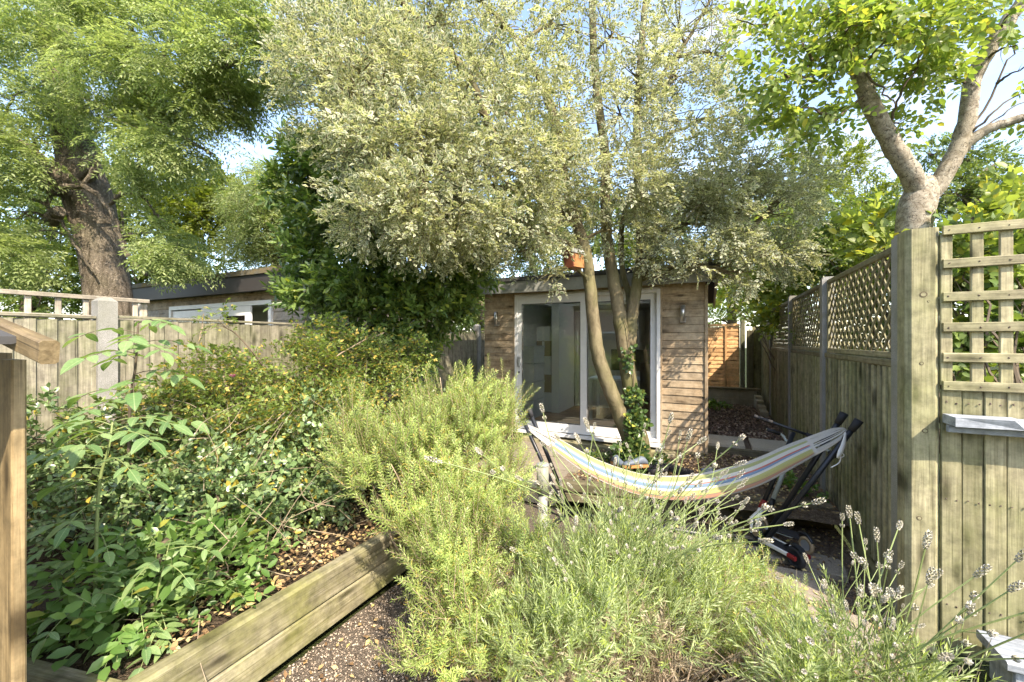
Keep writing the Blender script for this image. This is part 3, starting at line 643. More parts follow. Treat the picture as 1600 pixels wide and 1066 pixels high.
# interior fittings
iy = sy0 + .5
wd_ = thing('wardrobe', (-2.2, 8.3, .35), 'beige wardrobe with tall panel doors inside the studio', 'wardrobe')
MB().bx(-2.62, -1.3, 8.41, 9.3, .353, 2.40).build('carcass', M['wallpaint'], wd_)
for i in range(3): MB().bx(-2.60 + i * .43, -2.60 + i * .43 + .42, 8.385, 8.408, .40, 2.37).build('door', M['door_panel'], wd_)
cw = thing('partition_column', (-2.7, 7.8, .35), 'pale boxed column between storage boxes and wardrobe inside studio', 'column')
MB().bx(-2.78, -2.63, 7.4, 8.38, .353, 2.498).build('panel', M['wallpaint'], cw)
bl = [('white plastic storage box at the bottom', 'boxwhite'), ('white plastic storage box second up', 'boxwhite'), ('white plastic storage box third up', 'boxwhite'), ('lidded white storage box fourth up', 'boxwhite')]
for i, (lb_, mt) in enumerate(bl):
    b_ = thing('storage_box', (-3.03, 6.95, .353 + i * .33), lb_ + ' of the stack inside the left pane', 'box', 'storage boxes in the studio')
    z = .353 + i * .33; m_ = MB().bx(-3.2, -2.86, 6.7, 7.2, z, z + .28); m_.build('body', M[mt], b_)
    MB().bx(-3.215, -2.845, 6.685, 7.215, z + .282, z + .318).build('lid', M[mt], b_)
for i, (zz, s) in enumerate([(.353, .38), (.735, .35), (1.088, .36), (1.45, .30), (1.753, .28)]):
    b_ = thing('cardboard_box', (-2.95, 7.7, zz), ['large brown carton on the studio floor beside the plastic boxes', 'brown carton second from the floor in the studio stack', 'brown carton in the middle of the studio stack', 'brown carton fourth from the floor in the studio stack', 'small brown carton topping the stack inside the studio'][i], 'box', 'cartons in the studio')
    MB().bx(-3.15 + i * .01, -2.8 - i * .01, 7.45, 7.85, zz, zz + s).build('carton', M['card' if i % 2 else 'boxwhite'], b_)
    MB().bx(-3.0, -2.95, 7.447, 7.449, zz + .02, zz + s - .01).build('tape', M['wallpaint'], b_)
dk = thing('desk', (-1.1, 7.4, .35), 'white desk seen through the right hand glass door', 'desk')
MB().bx(-1.95, -.25, 7.0, 7.6, 1.07, 1.10).build('desk_top', M['boxwhite'], dk)
for x in (-1.93, -.30):
    for y in (7.03, 7.55): MB().bx(x, x + .045, y, y + .045, .353, 1.069).build('leg', M['boxwhite'], dk)
mo = thing('monitor', (-1.3, 7.35, 1.1), 'dark monitor on the desk inside the studio', 'monitor')
MB().bx(-1.62, -1.0, 7.38, 7.41, 1.22, 1.60).build('screen', M['screen'], mo); MB().bx(-1.35, -1.28, 7.39, 7.42, 1.10, 1.22).build('stand', M['black'], mo)
ch = thing('office_chair', (-.75, 6.7, .35), 'dark office chair behind the right hand glass door', 'chair')
MB().bx(-.98, -.55, 6.5, 6.9, .80, .87).build('seat', M['rubber'], ch); MB().bx(-.97, -.56, 6.42, 6.47, .92, 1.42).build('backrest', M['rubber'], ch)
MB().tube([(-.76, 6.7, .42), (-.76, 6.7, .80)], .025, 8).build('column', M['black'], ch)
for k in range(5):
    an = k * 1.257; MB().tube([(-.76, 6.7, .43), (-.76 + .27 * math.cos(an), 6.7 + .27 * math.sin(an), .385)], .018, 6).build('leg', M['black'], ch)
for x, y, side, lab in ((-.33, 5.88, 1, 'steel cylinder wall light right of the glass doors'), (-3.16, 5.88, -1, 'steel cylinder wall light left of the glass doors')):
    wl_ = thing('wall_light', (x, y, 2.1), lab, 'wall light', 'wall lights on the studio')
    MB().tube([(x, y - .05, 2.02), (x, y - .05, 2.23)], .030, 12).build('shade', M['steel'], wl_, True)
    MB().bx(x - .035, x + .035, y - .045, y + .008, 2.0, 2.06).build('bracket', M['steel'], wl_)

# ------------------------------------------------------------------ neighbour's cabin
nb = thing('neighbour_cabin', (-8.5, 6, 0), 'grey clad cabin with black fascia and white window behind left fence', 'cabin')
nx0, nx1, ny0, ny1 = -11.1, -5.92, 4.4, 8.6; wx0, wx1, wz1 = -10.1, -6.75, 2.46
z = .4; pitch = .155
while z < 2.6:
    zc = z + pitch / 2
    if zc < wz1 + .03:
        for a, b in ((nx0, wx0 - .03), (wx1 + .03, nx1)): board('cladding_board', nb, (a, ny0, zc), (b, ny0, zc), pitch + .01, .02, (0, 1, 0), M['shed_clad'], tilt=R(-6))
    else: board('cladding_board', nb, (nx0, ny0, zc), (nx1, ny0, zc), pitch + .01, .02, (0, 1, 0), M['cladding'], tilt=R(-6))
    board('cladding_board', nb, (nx1, ny0 + .02, zc), (nx1, ny1, zc), pitch + .01, .02, (1, 0, 0), M['shed_clad'], tilt=R(6))
    z += pitch
m_ = MB(); m_.bx(nx0 + .02, nx0 + .1, ny0 + .02, ny1, 0, 2.6); m_.bx(nx1 - .12, nx1 - .02, ny0 + .02, ny1, 0, 2.6); m_.bx(nx0 + .1, nx1 - .12, ny1 - .1, ny1, 0, 2.6); m_.bx(wx1, nx1 - .12, ny0 + .02, ny0 + .1, 0, 2.6); m_.bx(nx0 + .1, wx0, ny0 + .02, ny0 + .1, 0, 2.6); m_.bx(wx0, wx1, ny0 + .021, ny0 + .1, wz1, 2.6)
m_.build('wall', M['wallpaint'], nb)
for a, b in ((-11.25, -7.9), (-7.895, -5.75)): MB().bx(a, b, ny0 - .22, ny0 - .18, 2.60, 2.87).build('fascia', M['black_fascia'], nb)
MB().bx(-5.79, -5.751, ny0 - .178, ny1, 2.60, 2.869).build('fascia', M['black_fascia'], nb)
MB().bx(-11.28, -5.72, ny0 - .25, ny1, 2.872, 2.96).build('roof', M['mossy'], nb)
MB().bx(-11.2, -5.8, ny0 - .17, ny1, 2.62, 2.86).build('soffit', M['felt'], nb)
rl = MB().bx(-9.3, -7.2, 5.4, 6.8, 2.961, 3.16).build('roof_lantern', M['lead'], nb); MB().bx(-9.4, -7.1, 5.3, 6.9, 3.162, 3.23).build('lantern_cap', M['felt'], rl)
MB().bx(-11.2, -10.3, 6.2, 6.9, 2.961, 3.15).build('roof_vent', M['felt'], nb)
frame(nb, 'window_frame', wx0, wx1, .5, wz1, ny0 - .03, ny0 + .06, .075, M['white_frame'])
xs = [-10.02, -8.93, -7.30]
w1 = frame(nb, 'sash', -10.02, -8.88, .58, 2.36, ny0 + .0, ny0 + .04, .14, M['white_frame']); MB().bx(-9.88, -9.02, ny0 + .015, ny0 + .02, .72, 2.22).build('pane', M['glass'], w1)
w2 = frame(nb, 'sash', -8.89, -7.32, .58, 2.38, ny0 - .028, ny0 + .0, .17, M['white_frame']); MB().bx(-8.72, -7.49, ny0 - .018, ny0 - .012, .75, 2.21).build('pane', M['glass'], w2)
MB().bx(-8.52, -8.44, ny0 + .03, ny0 + .06, .6, 2.3).build('mullion', M['white_frame'], nb)
MB().bx(-11.0, -6.05, ny0 + 1.2, ny0 + 1.25, .1, 2.55).build('curtain', M['boxwhite'], nb)
MB().bx(-10.9, -6.1, ny0 + .1, ny1 - .1, 2.5, 2.55).build('ceiling', M['boxwhite'], nb)
# ------------------------------------------------------------------ hammock
hs = thing('hammock_stand', (-.4, 3.75, 0), 'black tubular hammock stand with crossed ends carrying the striped hammock', 'hammock stand')
TR, TL = Vector((.94, 3.78, 1.10)), Vector((-1.68, 3.66, .97)); FR, FL = Vector((.40, 3.93, .07)), Vector((-1.28, 3.78, .07))
def pole(a, b, r=.0195, name='pole'): return MB().tube([a, b], r, 12).build(name, M['black'], hs, True)
def cap(p, a): d = (Vector(p) - Vector(a)).normalized(); return MB().tube([Vector(p) - d * .012, Vector(p) + d * .08], [.024, .029], 12).build('end_cap', M['rubber'], hs, True)
pole(FR, TR); cap(TR, FR); pole(FL, TL); cap(TL, FL)
TR2 = TR + Vector((-.06, .09, .03)); FR2 = FR + Vector((.02, .12, .0)); pole(FR2, TR2, .02); cap(TR2, FR2)
TL2 = TL + Vector((.05, .10, .02)); pole(FL + Vector((0, .12, 0)), TL2, .02); cap(TL2, FL)
pole((-1.28, 3.83, .05), (.40, 3.96, .05), .022, 'ground_bar')
pole((.40, 3.98, .03), (.22, 3.10, .03), .022, 'foot'); pole((.40, 3.98, .03), (.5, 4.45, .03), .022, 'foot'); pole((-1.28, 3.8, .03), (-1.4, 3.1, .03), .022, 'foot')
pole((-1.5, 3.73, .55), (-2.0, 3.45, .12), .012, 'brace')
ham = thing('hammock', (-.3, 3.7, .45), 'sagging striped hammock of yellow, blue, red and white cotton', 'hammock')
HP = [(-1.66, 3.66, .96), P(860, 690, 3.92), P(930, 733, 3.75), P(1010, 760, 3.62), P(1090, 762, 3.5), P(1170, 744, 3.38), P(1240, 712, 3.22), P(1300, 684, 3.07), (.92, 3.77, 1.07)]
HP[0] = P(818, 664, 4.05); HP[8] = P(1322, 671, 3.03)
cv = catmull(HP, 10); n = len(cv); ns = 44
stripes = [(.34, .34, .32), (.36, .13, .05), (.42, .16, .05), (.10, .05, .06), (.40, .37, .06), (.52, .42, .07), (.55, .48, .10), (.62, .30, .10), (.46, .46, .10), (.70, .69, .60), (.25, .07, .12), (.70, .69, .66), (.13, .27, .42), (.16, .32, .46), (.60, .10, .04), (.70, .69, .62), (.55, .56, .28), (.72, .70, .62), (.38, .40, .10), (.36, .38, .09), (.70, .68, .60), (.52, .50, .44)]
tH = NT('striped cotton'); at = tH.t.nodes.new('ShaderNodeAttribute'); at.attribute_name = 'stripe'; at2 = tH.t.nodes.new('ShaderNodeAttribute'); at2.attribute_name = 'along'
st_ = []
for i, c in enumerate(stripes): st_.append((i / len(stripes), tuple(q * .8 + .13 for q in c)))
cH = tH.ramp(at.outputs['Fac'], st_, 'CONSTANT'); fe = tH.ramp(at2.outputs['Fac'], [(0, 1), (.135, 1), (.14, 0), (.80, 0), (.805, 1)])
cH = tH.mix(fe, cH, (.66, .63, .58)); wv = tH.noise(tH.n('ShaderNodeTexCoord', out=3), 260, 2)
cH = tH.mix(1.0, cH, tH.ramp(wv, [(.3, .82), (.7, 1.0)]), 'MULTIPLY')
M['hammock'] = tH.end(tH.n('ShaderNodeMixShader', {0: .25, 1: tH.bsdf(cH, .85, .1, tH.bump(wv, .3, .003)), 2: tH.n('ShaderNodeBsdfTranslucent', {0: cH})}))
def ham_strip(name, u0, u1, thread=False):
    vs, fs, S, Al = [], [], [], []
    for i, p in enumerate(cv):
        s = i / (n - 1); t = Vector(cv[min(i + 1, n - 1)] - cv[max(i - 1, 0)]).normalized(); side = t.cross(Vector((0, 0, 1))).normalized(); upv = side.cross(t)
        wd = .014 + .112 * math.sin(math.pi * min(1, max(0, s))) ** .7; dp = .055 * math.sin(math.pi * s) ** .8
        for k in range(ns + 1):
            u = k / ns; a = (u - .5) * 2
            fold = .009 * math.sin(u * 42 + s * 3) + .006 * math.sin(u * 23 - 4 * s)
            q = Vector(p) + side * (-a * wd * .65 - .3 * dp * (1 - a * a) * -1) + upv * (a * wd * .72 + (.05 if a < -.6 else 0) * (-.6 - a) + fold * min(1, wd * 9))
            vs.append(q); S.append(u); Al.append(s)
    for i in range(n - 1):
        s = i / (n - 1)
        for k in range(ns):
            if (s < .135 or s > .80) and k % 3 == 2: continue
            a = i * (ns + 1) + k; fs.append((a, a + 1, a + ns + 2, a + ns + 1))
    me = bpy.data.meshes.new(name); me.from_pydata(vs, [], fs)
    me.attributes.new('stripe', 'FLOAT', 'POINT').data.foreach_set('value', S); me.attributes.new('along', 'FLOAT', 'POINT').data.foreach_set('value', Al)
    me.polygons.foreach_set('use_smooth', [True] * len(fs)); me.update(); return add(name, me, ham, None, M['hammock'])
ham_strip('cloth', 0, 1)
# hanging white tassel at the right end
m_ = MB(); m_.tube(catmull([P(1321, 676, 2.98), P(1318, 694, 2.97), P(1309, 716, 2.96)], 4), [.008, .01, .013, .016, .019, .02, .022, .019, .012], 9, flat=.6); m_.build('tied_bundle', M['white'], ham, True)
m_ = MB(); m_.tube(catmull([P(1314, 705, 2.96), P(1312, 722, 2.96), P(1298, 731, 2.95)], 4), .004, 6); m_.tube(catmull([P(1312, 704, 2.96), P(1319, 712, 2.96), P(1312, 716, 2.96)], 4), .003, 6); m_.build('cord', M['white'], ham, True)

# ------------------------------------------------------------------ scooters
def wheel(name, parent, c, axis, r, wdt, mat, hub):
    c = Vector(c); ax = Vector(axis).normalized(); a = ax.orthogonal().normalized(); b = ax.cross(a); vs = []; fs = []; n_ = 20
    prof = [(-.5, .62), (-.5, .86), (-.3, .97), (0, 1.0), (.3, .97), (.5, .86), (.5, .62)]
    for k in range(n_):
        an = 2 * math.pi * k / n_; e = a * math.cos(an) + b * math.sin(an)
        for (h, q) in prof: vs.append(c + ax * h * wdt + e * q * r)
    m = len(prof)
    for k in range(n_):
        for j in range(m): fs.append((k * m + j, k * m + (j + 1) % m, ((k + 1) % n_) * m + (j + 1) % m, ((k + 1) % n_) * m + j))
    w_ = MB().addv(vs, fs).build(name, mat, parent, True)
    MB().tube([c - ax * wdt * .42, c + ax * wdt * .42], r * .64, 16).build('hub', hub, w_, False)
    return w_
s1 = thing('electric_scooter', (.42, 3.6, 0), 'black and white scooter with red trim leaning on the hammock stand', 'scooter')
hb, hd = P(1240, 676, 3.66), P(1193, 786, 3.50); fw = Vector(P(1186, 832, 3.45)); rw_ = Vector(P(1243, 866, 3.10))
MB().tube([hb, hd], .019, 12).build('stem', M['black'], s1, True)
g1, g2 = Vector(P(1178, 650, 3.82)), Vector(P(1292, 690, 3.52)); hbv = Vector(hb)
MB().tube([g1, g2], .0125, 10).build('handlebar', M['black'], s1, True)
for a, b in ((g1, g1.lerp(g2, .27)), (g2.lerp(g1, .27), g2)): MB().tube([a, a.lerp(b, .1), a.lerp(b, .9), b], [.02, .017, .017, .019], 10).build('grip', M['rubber'], s1, True)
hdv = Vector(hd); dirs_ = (Vector(hd) - Vector(hb)).normalized()
MB().tube([hdv - dirs_ * .02, hdv + dirs_ * .055], .027, 12).build('clamp', M['red'], s1, True)
m_ = MB(); m_.tube([hdv + dirs_ * .05, hdv + dirs_ * .14, fw + Vector((0, 0, .02))], [.026, .03, .026], 8, flat=.75)
m_.tube([hdv + dirs_ * .07, hdv + dirs_ * .12 + Vector((-.05, -.02, -.02)), fw + Vector((-.06, -.03, 0))], [.016, .016, .012], 6); m_.build('fork', M['boxwhite'], s1, True)
dkd = (rw_ - fw); dkd.z = 0; dkd.normalize(); ax = dkd.cross(Vector((0, 0, 1)))
wheel('front_wheel', s1, fw + Vector((0, 0, -.0)) - dkd * .03, ax, .072, .03, M['rubber'], M['tan']); wheel('rear_wheel', s1, (rw_.x, rw_.y, .085), ax, .082, .035, M['rubber'], M['black'])
a, b = fw + dkd * .07 + Vector((0, 0, -.02)), Vector((rw_.x, rw_.y, .11)) - dkd * .07
board('deck', s1, a, b, .115, .016, (0, 0, 1), M['rubber'])
for s in (-1, 1): board('side_rail', s1, a + ax * .062 * s, b + dkd * .06 + ax * .062 * s, .022, .026, (0, 0, 1), M['boxwhite'])
for s in (-1, 1): board('reflector', s1, b + dkd * .065 + ax * .062 * s, b + dkd * .13 + ax * .062 * s, .026, .030, (0, 0, 1), M['red'])
m_ = MB(); pr_ = [Vector((rw_.x, rw_.y, .085)) + dkd * math.cos(t_) * .098 + Vector((0, 0, math.sin(t_) * .098)) for t_ in (2.7, 2.3, 1.9, 1.5, 1.1, .7)]
m_.addv([p + ax * .024 * s for p in pr_ for s in (-1, 1)] + [p * 1.0 + Vector((0, 0, .004)) + ax * .024 * s for p in pr_ for s in (-1, 1)], [(2 * i, 2 * i + 1, 2 * i + 3, 2 * i + 2) for i in range(5)] + [(12 + 2 * i, 12 + 2 * i + 2, 12 + 2 * i + 3, 12 + 2 * i + 1) for i in range(5)]); m_.build('mudguard', M['black'], s1)
s2 = thing('kick_scooter', (.5, 3.8, 0), 'grey green kick scooter with tan wheels behind the black scooter', 'scooter')
h2, e2 = Vector(P(1240, 700, 3.80)), Vector(P(1207, 782, 3.62)); dd = (e2 - h2).normalized()
MB().tube([h2, e2], .018, 12).build('stem', M['greygreen'], s2, True)
MB().tube([e2 - dd * .01, e2 + dd * .07], .025, 12).build('clamp', M['black'], s2, True)
g3 = catmull([P(1198, 671, 3.95), P(1222, 680, 3.93), P(1234, 694, 3.86), P(1262, 693, 3.76), P(1290, 702, 3.7), P(1304, 714, 3.6)], 5)
MB().tube(g3, .0125, 10).build('handlebar', M['greygreen'], s2, True)
MB().tube([g3[0], g3[4]], .0185, 10).build('grip', M['rubber'], s2, True); MB().tube([g3[-4], g3[-1]], .0185, 10).build('grip', M['rubber'], s2, True)
f2 = e2 + dd * .24; r2 = Vector(P(1260, 853, 3.28))
wheel('front_wheel', s2, f2, ax, .065, .026, M['tan'], M['silver']); wheel('rear_wheel', s2, (r2.x, r2.y, .09), ax, .068, .028, M['tan'], M['silver'])
a, b = f2 + dkd * .09 + Vector((0, 0, .02)), Vector((r2.x, r2.y, .13)) - dkd * .07
MB().tube([e2 + dd * .05, f2 + Vector((0, 0, .03))], .022, 8).build('fork', M['black'], s2, True)
board('deck', s2, a, b, .11, .018, (0, 0, 1), M['rubber']); board('deck_edge', s2, a + ax * .06, b + ax * .06, .02, .024, (0, 0, 1), M['greygreen'])
MB().tube(catmull([b + Vector((0, 0, .03)), Vector((r2.x, r2.y, .175)), Vector((r2.x, r2.y, .13)) + dkd * .06], 4), .012, 8).build('brake', M['black'], s2, True)

# ------------------------------------------------------------------ solar stake light, bird box, shoes, garden pots
sl_ = thing('stake_light', tuple(P(848, 860, 2.95)), 'frosted cylinder garden light on a grey stake before the hammock', 'garden light')
c0 = Vector(P(848, 727, 2.95)); MB().tube([c0 + Vector((0, 0, -.205)), c0], .044, 20).build('lens', M['frost'], sl_, True)
MB().tube([c0, c0 + Vector((0, 0, .008)), c0 + Vector((0, 0, .016))], [.048, .048, .03], 20).build('lid', M['silver'], sl_, False)
MB().tube([(c0.x, c0.y, 0), c0 + Vector((0, 0, -.206))], .034, 14).build('stake', M['lead'], sl_, True)
bb = thing('bird_box', tuple(P(902, 405, 5.1)), 'red and orange bird box with curved zinc roof on tree stem', 'bird box')
bc = Vector(P(897, 405, 4.85)); Mb = Matrix.Translation(bc) @ Matrix.Rotation(R(-26), 4, 'Z') @ Matrix.Rotation(R(-7), 4, 'Y')
def bbx(name, mb, mat): return add(name, mb.mesh(name), bb, Mb, mat)
pr = [(-.075, -.12), (.075, -.12)] + [(.075 * math.cos(t), .06 + .055 * math.sin(t)) for t in np.linspace(0, math.pi, 9)]
def extr(pr, y0, y1):
    k = len(pr); return MB().addv([(p[0], y0, p[1]) for p in pr] + [(p[0], y1, p[1]) for p in pr], [tuple(range(k)), tuple(range(2 * k - 1, k - 1, -1))] + [(i, i + k, (i + 1) % k + k, (i + 1) % k) for i in range(k)])
bbx('front_panel', extr(pr, -.102, -.087), M['bird_red']); bbx('box_body', extr([(p[0] * .96, p[1] * .98) for p in pr], -.086, .09), M['bird_orange'])
hole = MB().tube([(0, -.106, .03), (0, -.1025, .03)], .019, 16); bbx('entrance_hole', hole, M['rubber'])
ro = [(.088 * math.cos(t), .055 + .074 * math.sin(t)) for t in np.linspace(-.1, math.pi + .1, 13)]; ri = [(.082 * math.cos(t), .055 + .067 * math.sin(t)) for t in np.linspace(math.pi + .1, -.1, 13)]
k = 13; m_ = MB(); pts = ro + ri; kk = len(pts)
m_.addv([(p[0], -.13, p[1]) for p in pts] + [(p[0], .1, p[1]) for p in pts], [(i, (i + 1) % kk, (i + 1) % kk + kk, i + kk) for i in range(kk)] + [(i, i + 1, kk - 2 - i, kk - 1 - i) for i in range(12)] + [(i + kk, kk - 1 - i + kk, kk - 2 - i + kk, i + 1 + kk) for i in range(12)]); bbx('roof', m_, M['zinc'])
def shoe(px, py, d, rz, mat, trim, label, sole_up=False):
    t = thing('shoe', tuple(P(px, py, d)), label, 'shoe', 'shoes left under the tree')
    Ms = Matrix.Translation(Vector(P(px, py, d))) @ Matrix.Rotation(R(rz), 4, 'Z') @ (Matrix.Rotation(R(180), 4, 'X') if sole_up else Matrix.Identity(4))
    L = .29; sec = [(0, .034, .05), (.1, .038, .085), (.25, .036, .10), (.42, .034, .075), (.6, .042, .06), (.8, .046, .05), (.93, .036, .036), (1, .012, .02)]
    m_ = MB(); vs = []; nk = 12
    for s, wdt, h in sec:
        for k in range(nk): an = 2 * math.pi * k / nk; vs.append(((s - .5) * L, math.cos(an) * wdt, .01 + h * .5 + math.sin(an) * h * .5))
    fs = [(i * nk + k, i * nk + (k + 1) % nk, (i + 1) * nk + (k + 1) % nk, (i + 1) * nk + k) for i in range(len(sec) - 1) for k in range(nk)] + [tuple(range(nk - 1, -1, -1)), tuple((len(sec) - 1) * nk + k for k in range(nk))]
    add('upper', m_.addv(vs, fs).mesh('upper', True), t, Ms, M[mat])
    m2 = MB(); q = [((s - .5) * L * 1.04, wdt * 1.12) for s, wdt, h in sec]; ring = [(x, y) for x, y in q] + [(x, -y) for x, y in q[::-1]]; kk = len(ring)
    m2.addv([(x, y, -.012) for x, y in ring] + [(x, y, .014) for x, y in ring], [tuple(range(kk - 1, -1, -1)), tuple(range(kk, 2 * kk))] + [(i, (i + 1) % kk, (i + 1) % kk + kk, i + kk) for i in range(kk)])
    add('sole', m2.mesh('sole'), t, Ms, M[trim])
    for j in range(9): add('tread', MB().bx(-L * .45 + j * .031, -L * .45 + j * .031 + .014, -.034, .034, -.022, -.0125).mesh('tread'), t, Ms, M[trim])
shoe(968, 728, 4.75, -50, 'shoe_grey', 'shoe_orange', 'grey shoe with orange sole lying leftmost under the tree')
shoe(992, 728, 4.6, 215, 'shoe_grey', 'shoe_orange', 'grey shoe with orange sole nearest the ivy covered stem')
shoe(1030, 728, 4.62, 20, 'rubber', 'rubber', 'black boot with ribbed sole turned up, between the other shoes', True)
shoe(1062, 733, 4.5, 150, 'rubber', 'rubber', 'black ribbed boot sole rightmost of the black pair', True)
for (px, py, d, lab) in ((1104, 737, 4.4, 'small blue grey plastic pot lying right of the black boots'),):
    t = thing('plant_pot', tuple(P(px, py, d)), lab, 'pot'); c = Vector(P(px, py, d))
    MB().tube([c + Vector((-.05, 0, 0)), c + Vector((.05, -.02, .01))], [.03, .042], 14).build('pot', M['shoe_grey'], t, True); MB().tube([c + Vector((.045, -.02, .01)), c + Vector((.06, -.022, .012))], .046, 14).build('rim', M['blue_grey'], t)

# ------------------------------------------------------------------ brick house behind the camera (mirrored in the glass)
brk = NT('brickwork'); pos = brk.n('ShaderNodeTexCoord', out=3); mpn = brk.n('ShaderNodeMapping', {'Vector': pos, 'Rotation': (R(90), 0, 0)})
br = brk.t.nodes.new('ShaderNodeTexBrick'); brk.t.links.new(mpn, br.inputs[0]); br.inputs['Scale'].default_value = 4.4; br.inputs['Color1'].default_value = (.34, .16, .09, 1); br.inputs['Color2'].default_value = (.42, .23, .14, 1); br.inputs['Mortar'].default_value = (.45, .42, .36, 1); br.inputs['Mortar Size'].default_value = .012
M['brick'] = brk.end(brk.bsdf(br.outputs[0], .9, .2))
hh = thing('brick_house', (0, -8, 0), 'brick house mirrored in the studio glass', 'house')
MB().bx(-7, 3.5, -12, -8, -.05, 5.6).build('wall', M['brick'], hh)
for x, z in ((-5, 3.4), (-1.5, 3.4), (1.6, 3.4), (-5, .9), (1.6, .9)):
    f_ = frame(hh, 'window', x, x + 1.2, z, z + 1.3, -8.0, -7.93, .07, M['white_frame']); MB().bx(x + .07, x + 1.13, -7.975, -7.965, z + .07, z + 1.23).build('pane', M['screen'], f_)
m_ = MB(); m_.addv([(-7.2, -12, 5.6), (3.7, -12, 5.6), (3.7, -7.7, 5.6), (-7.2, -7.7, 5.6), (-7.2, -10, 7.4), (3.7, -10, 7.4)], [(0, 1, 5, 4), (3, 4, 5, 2), (0, 4, 3), (1, 2, 5), (0, 3, 2, 1)]); m_.build('roof', M['felt'], hh)
# ------------------------------------------------------------------ trees
def B(px, py, d, r, n, sq=.8): return (P(px, py, d), (r, r, r * sq), n)
UPV = np.array([0, 0, 1.])
def mixdir(D, up=.3, rnd=.6, bias=None): 
    q = nrm(D) + UPV * up + rng.normal(size=D.shape) * rnd
    if bias is not None: q = q + np.array(bias)
    return nrm(q)
# variegated tree in front of the studio
T1 = thing('variegated_tree', tuple(P(985, 716, 5.15)), 'multi stemmed tree with cream edged grey green leaves before the studio', 'tree')
stems = []
def stem(parent, mat, pts, r0, r1, name='stem', n=12, sub=7, wb=.004):
    mb = MB(); c = limb(mb, pts, r0, r1, n, sub, wb); mb.build(name, mat, parent, True); stems.append(c); return c
bo = M['bark_olive']
stem(T1, bo, [P(1000, 728, 5.1), P(982, 680, 5.1), P(958, 620, 5.08), P(936, 560, 5.06), P(926, 490, 5.05), P(918, 410, 5.03), P(903, 350, 5.0), P(880, 270, 4.9), P(868, 190, 4.85), P(850, 140, 4.8)], .108, .05)
stem(T1, bo, [P(1008, 728, 5.2), P(992, 650, 5.2), P(978, 560, 5.22), P(966, 480, 5.25), P(952, 400, 5.3), P(946, 340, 5.3), P(945, 240, 5.3), P(930, 120, 5.3), P(925, 0, 5.4)], .115, .045)
stem(T1, bo, [P(984, 540, 5.25), P(988, 490, 5.25), P(996, 440, 5.25), P(1002, 380, 5.25), P(998, 300, 5.3), P(996, 200, 5.3), P(1000, 100, 5.3), P(1008, 10, 5.4)], .085, .04)
stem(T1, bo, [P(980, 520, 5.35), P(984, 470, 5.45), P(972, 415, 5.5), P(975, 340, 5.55), P(1010, 240, 5.6)], .05, .03)
stem(T1, bo, [P(903, 350, 5.0), P(870, 320, 4.8), P(830, 280, 4.6), P(775, 220, 4.4), P(735, 120, 4.3), P(680, 60, 4.3), P(630, 5, 4.3)], .055, .022, 'branch', 8)
stem(T1, bo, [P(868, 190, 4.85), P(830, 100, 4.6), P(790, 40, 4.5), P(750, 0, 4.5)], .04, .02, 'branch', 8)
stem(T1, bo, [P(1000, 380, 5.25), P(1040, 355, 5.2), P(1100, 350, 5.1), P(1170, 365, 5.0)], .03, .012, 'branch', 8)
stem(T1, bo, [P(996, 200, 5.3), P(1040, 110, 5.3), P(1075, 60, 5.3), P(1110, 0, 5.3)], .03, .018, 'branch', 8)
stem(T1, bo, [P(850, 300, 4.7), P(760, 290, 4.2), P(680, 270, 3.9), P(590, 240, 3.7)], .035, .014, 'branch', 8)
pb = []
for a in [(520, 60, 4.2, .55, 600), (600, 40, 4.3, .6, 800), (690, 40, 4.5, .6, 700), (780, 50, 4.6, .6, 560), (870, 40, 4.8, .6, 460), (960, 50, 5.0, .65, 380), (1060, 50, 5.2, .6, 230), (1120, 20, 5.2, .4, 120),
          (530, 150, 4.0, .52, 800), (610, 150, 3.8, .55, 900), (700, 150, 4.0, .6, 900), (790, 160, 4.3, .6, 760), (880, 170, 4.6, .6, 560), (970, 180, 5.0, .65, 500), (1060, 190, 5.2, .6, 330),
          (560, 225, 3.8, .32, 300), (620, 250, 3.6, .5, 900), (700, 260, 3.8, .52, 900), (780, 270, 4.1, .52, 800), (860, 270, 4.5, .55, 700), (950, 280, 4.9, .6, 700), (1040, 290, 5.1, .6, 700), (1130, 270, 5.1, .58, 640), (1200, 240, 5.0, .42, 360),
          (585, 320, 3.5, .30, 380), (650, 330, 3.55, .36, 520), (720, 330, 3.8, .36, 520), (800, 340, 4.2, .38, 430), (870, 345, 4.6, .32, 300), (1060, 365, 5.0, .42, 520), (1140, 360, 4.9, .45, 620), (1205, 330, 4.9, .4, 460), (1215, 400, 4.9, .3, 240), (1060, 340, 5.0, .4, 360), (1090, 415, 4.75, .18, 120), (1020, 405, 4.9, .15, 70),
          (858, 432, 4.7, .13, 50), (960, 360, 4.9, .22, 120), (1150, 425, 4.8, .22, 140), (1110, 330, 4.9, .5, 500), (1240, 290, 5.0, .35, 220), (1060, 120, 5.3, .5, 300), (1130, 90, 5.3, .4, 180), (1150, 180, 5.2, .4, 240), (1000, 120, 5.2, .5, 240), (1190, 400, 4.85, .3, 200), (560, -60, 4.5, .6, 400), (700, -80, 4.6, .7, 400), (850, -70, 5.0, .7, 380), (1000, -70, 5.3, .7, 300), (1110, -60, 5.3, .5, 150), (920, -150, 5.2, .8, 300), (760, 385, 4.7, .26, 190), (690, 385, 4.3, .24, 170), (810, 395, 4.8, .2, 110), (630, 375, 4.0, .2, 150), (570, 355, 3.9, .2, 130), (560, 100, 3.9, .5, 500), (500, 110, 4.2, .35, 300)]:
    pb.append(B(a[0], a[1], a[2], a[3] * 1.25, a[4]))
mb = MB(); arms(mb, stems, pb, 13, .036); mb.build('twigs', bo, T1, kind='stuff')
pp, dd = scatter(pb, -.10, 4.2, 2.8)
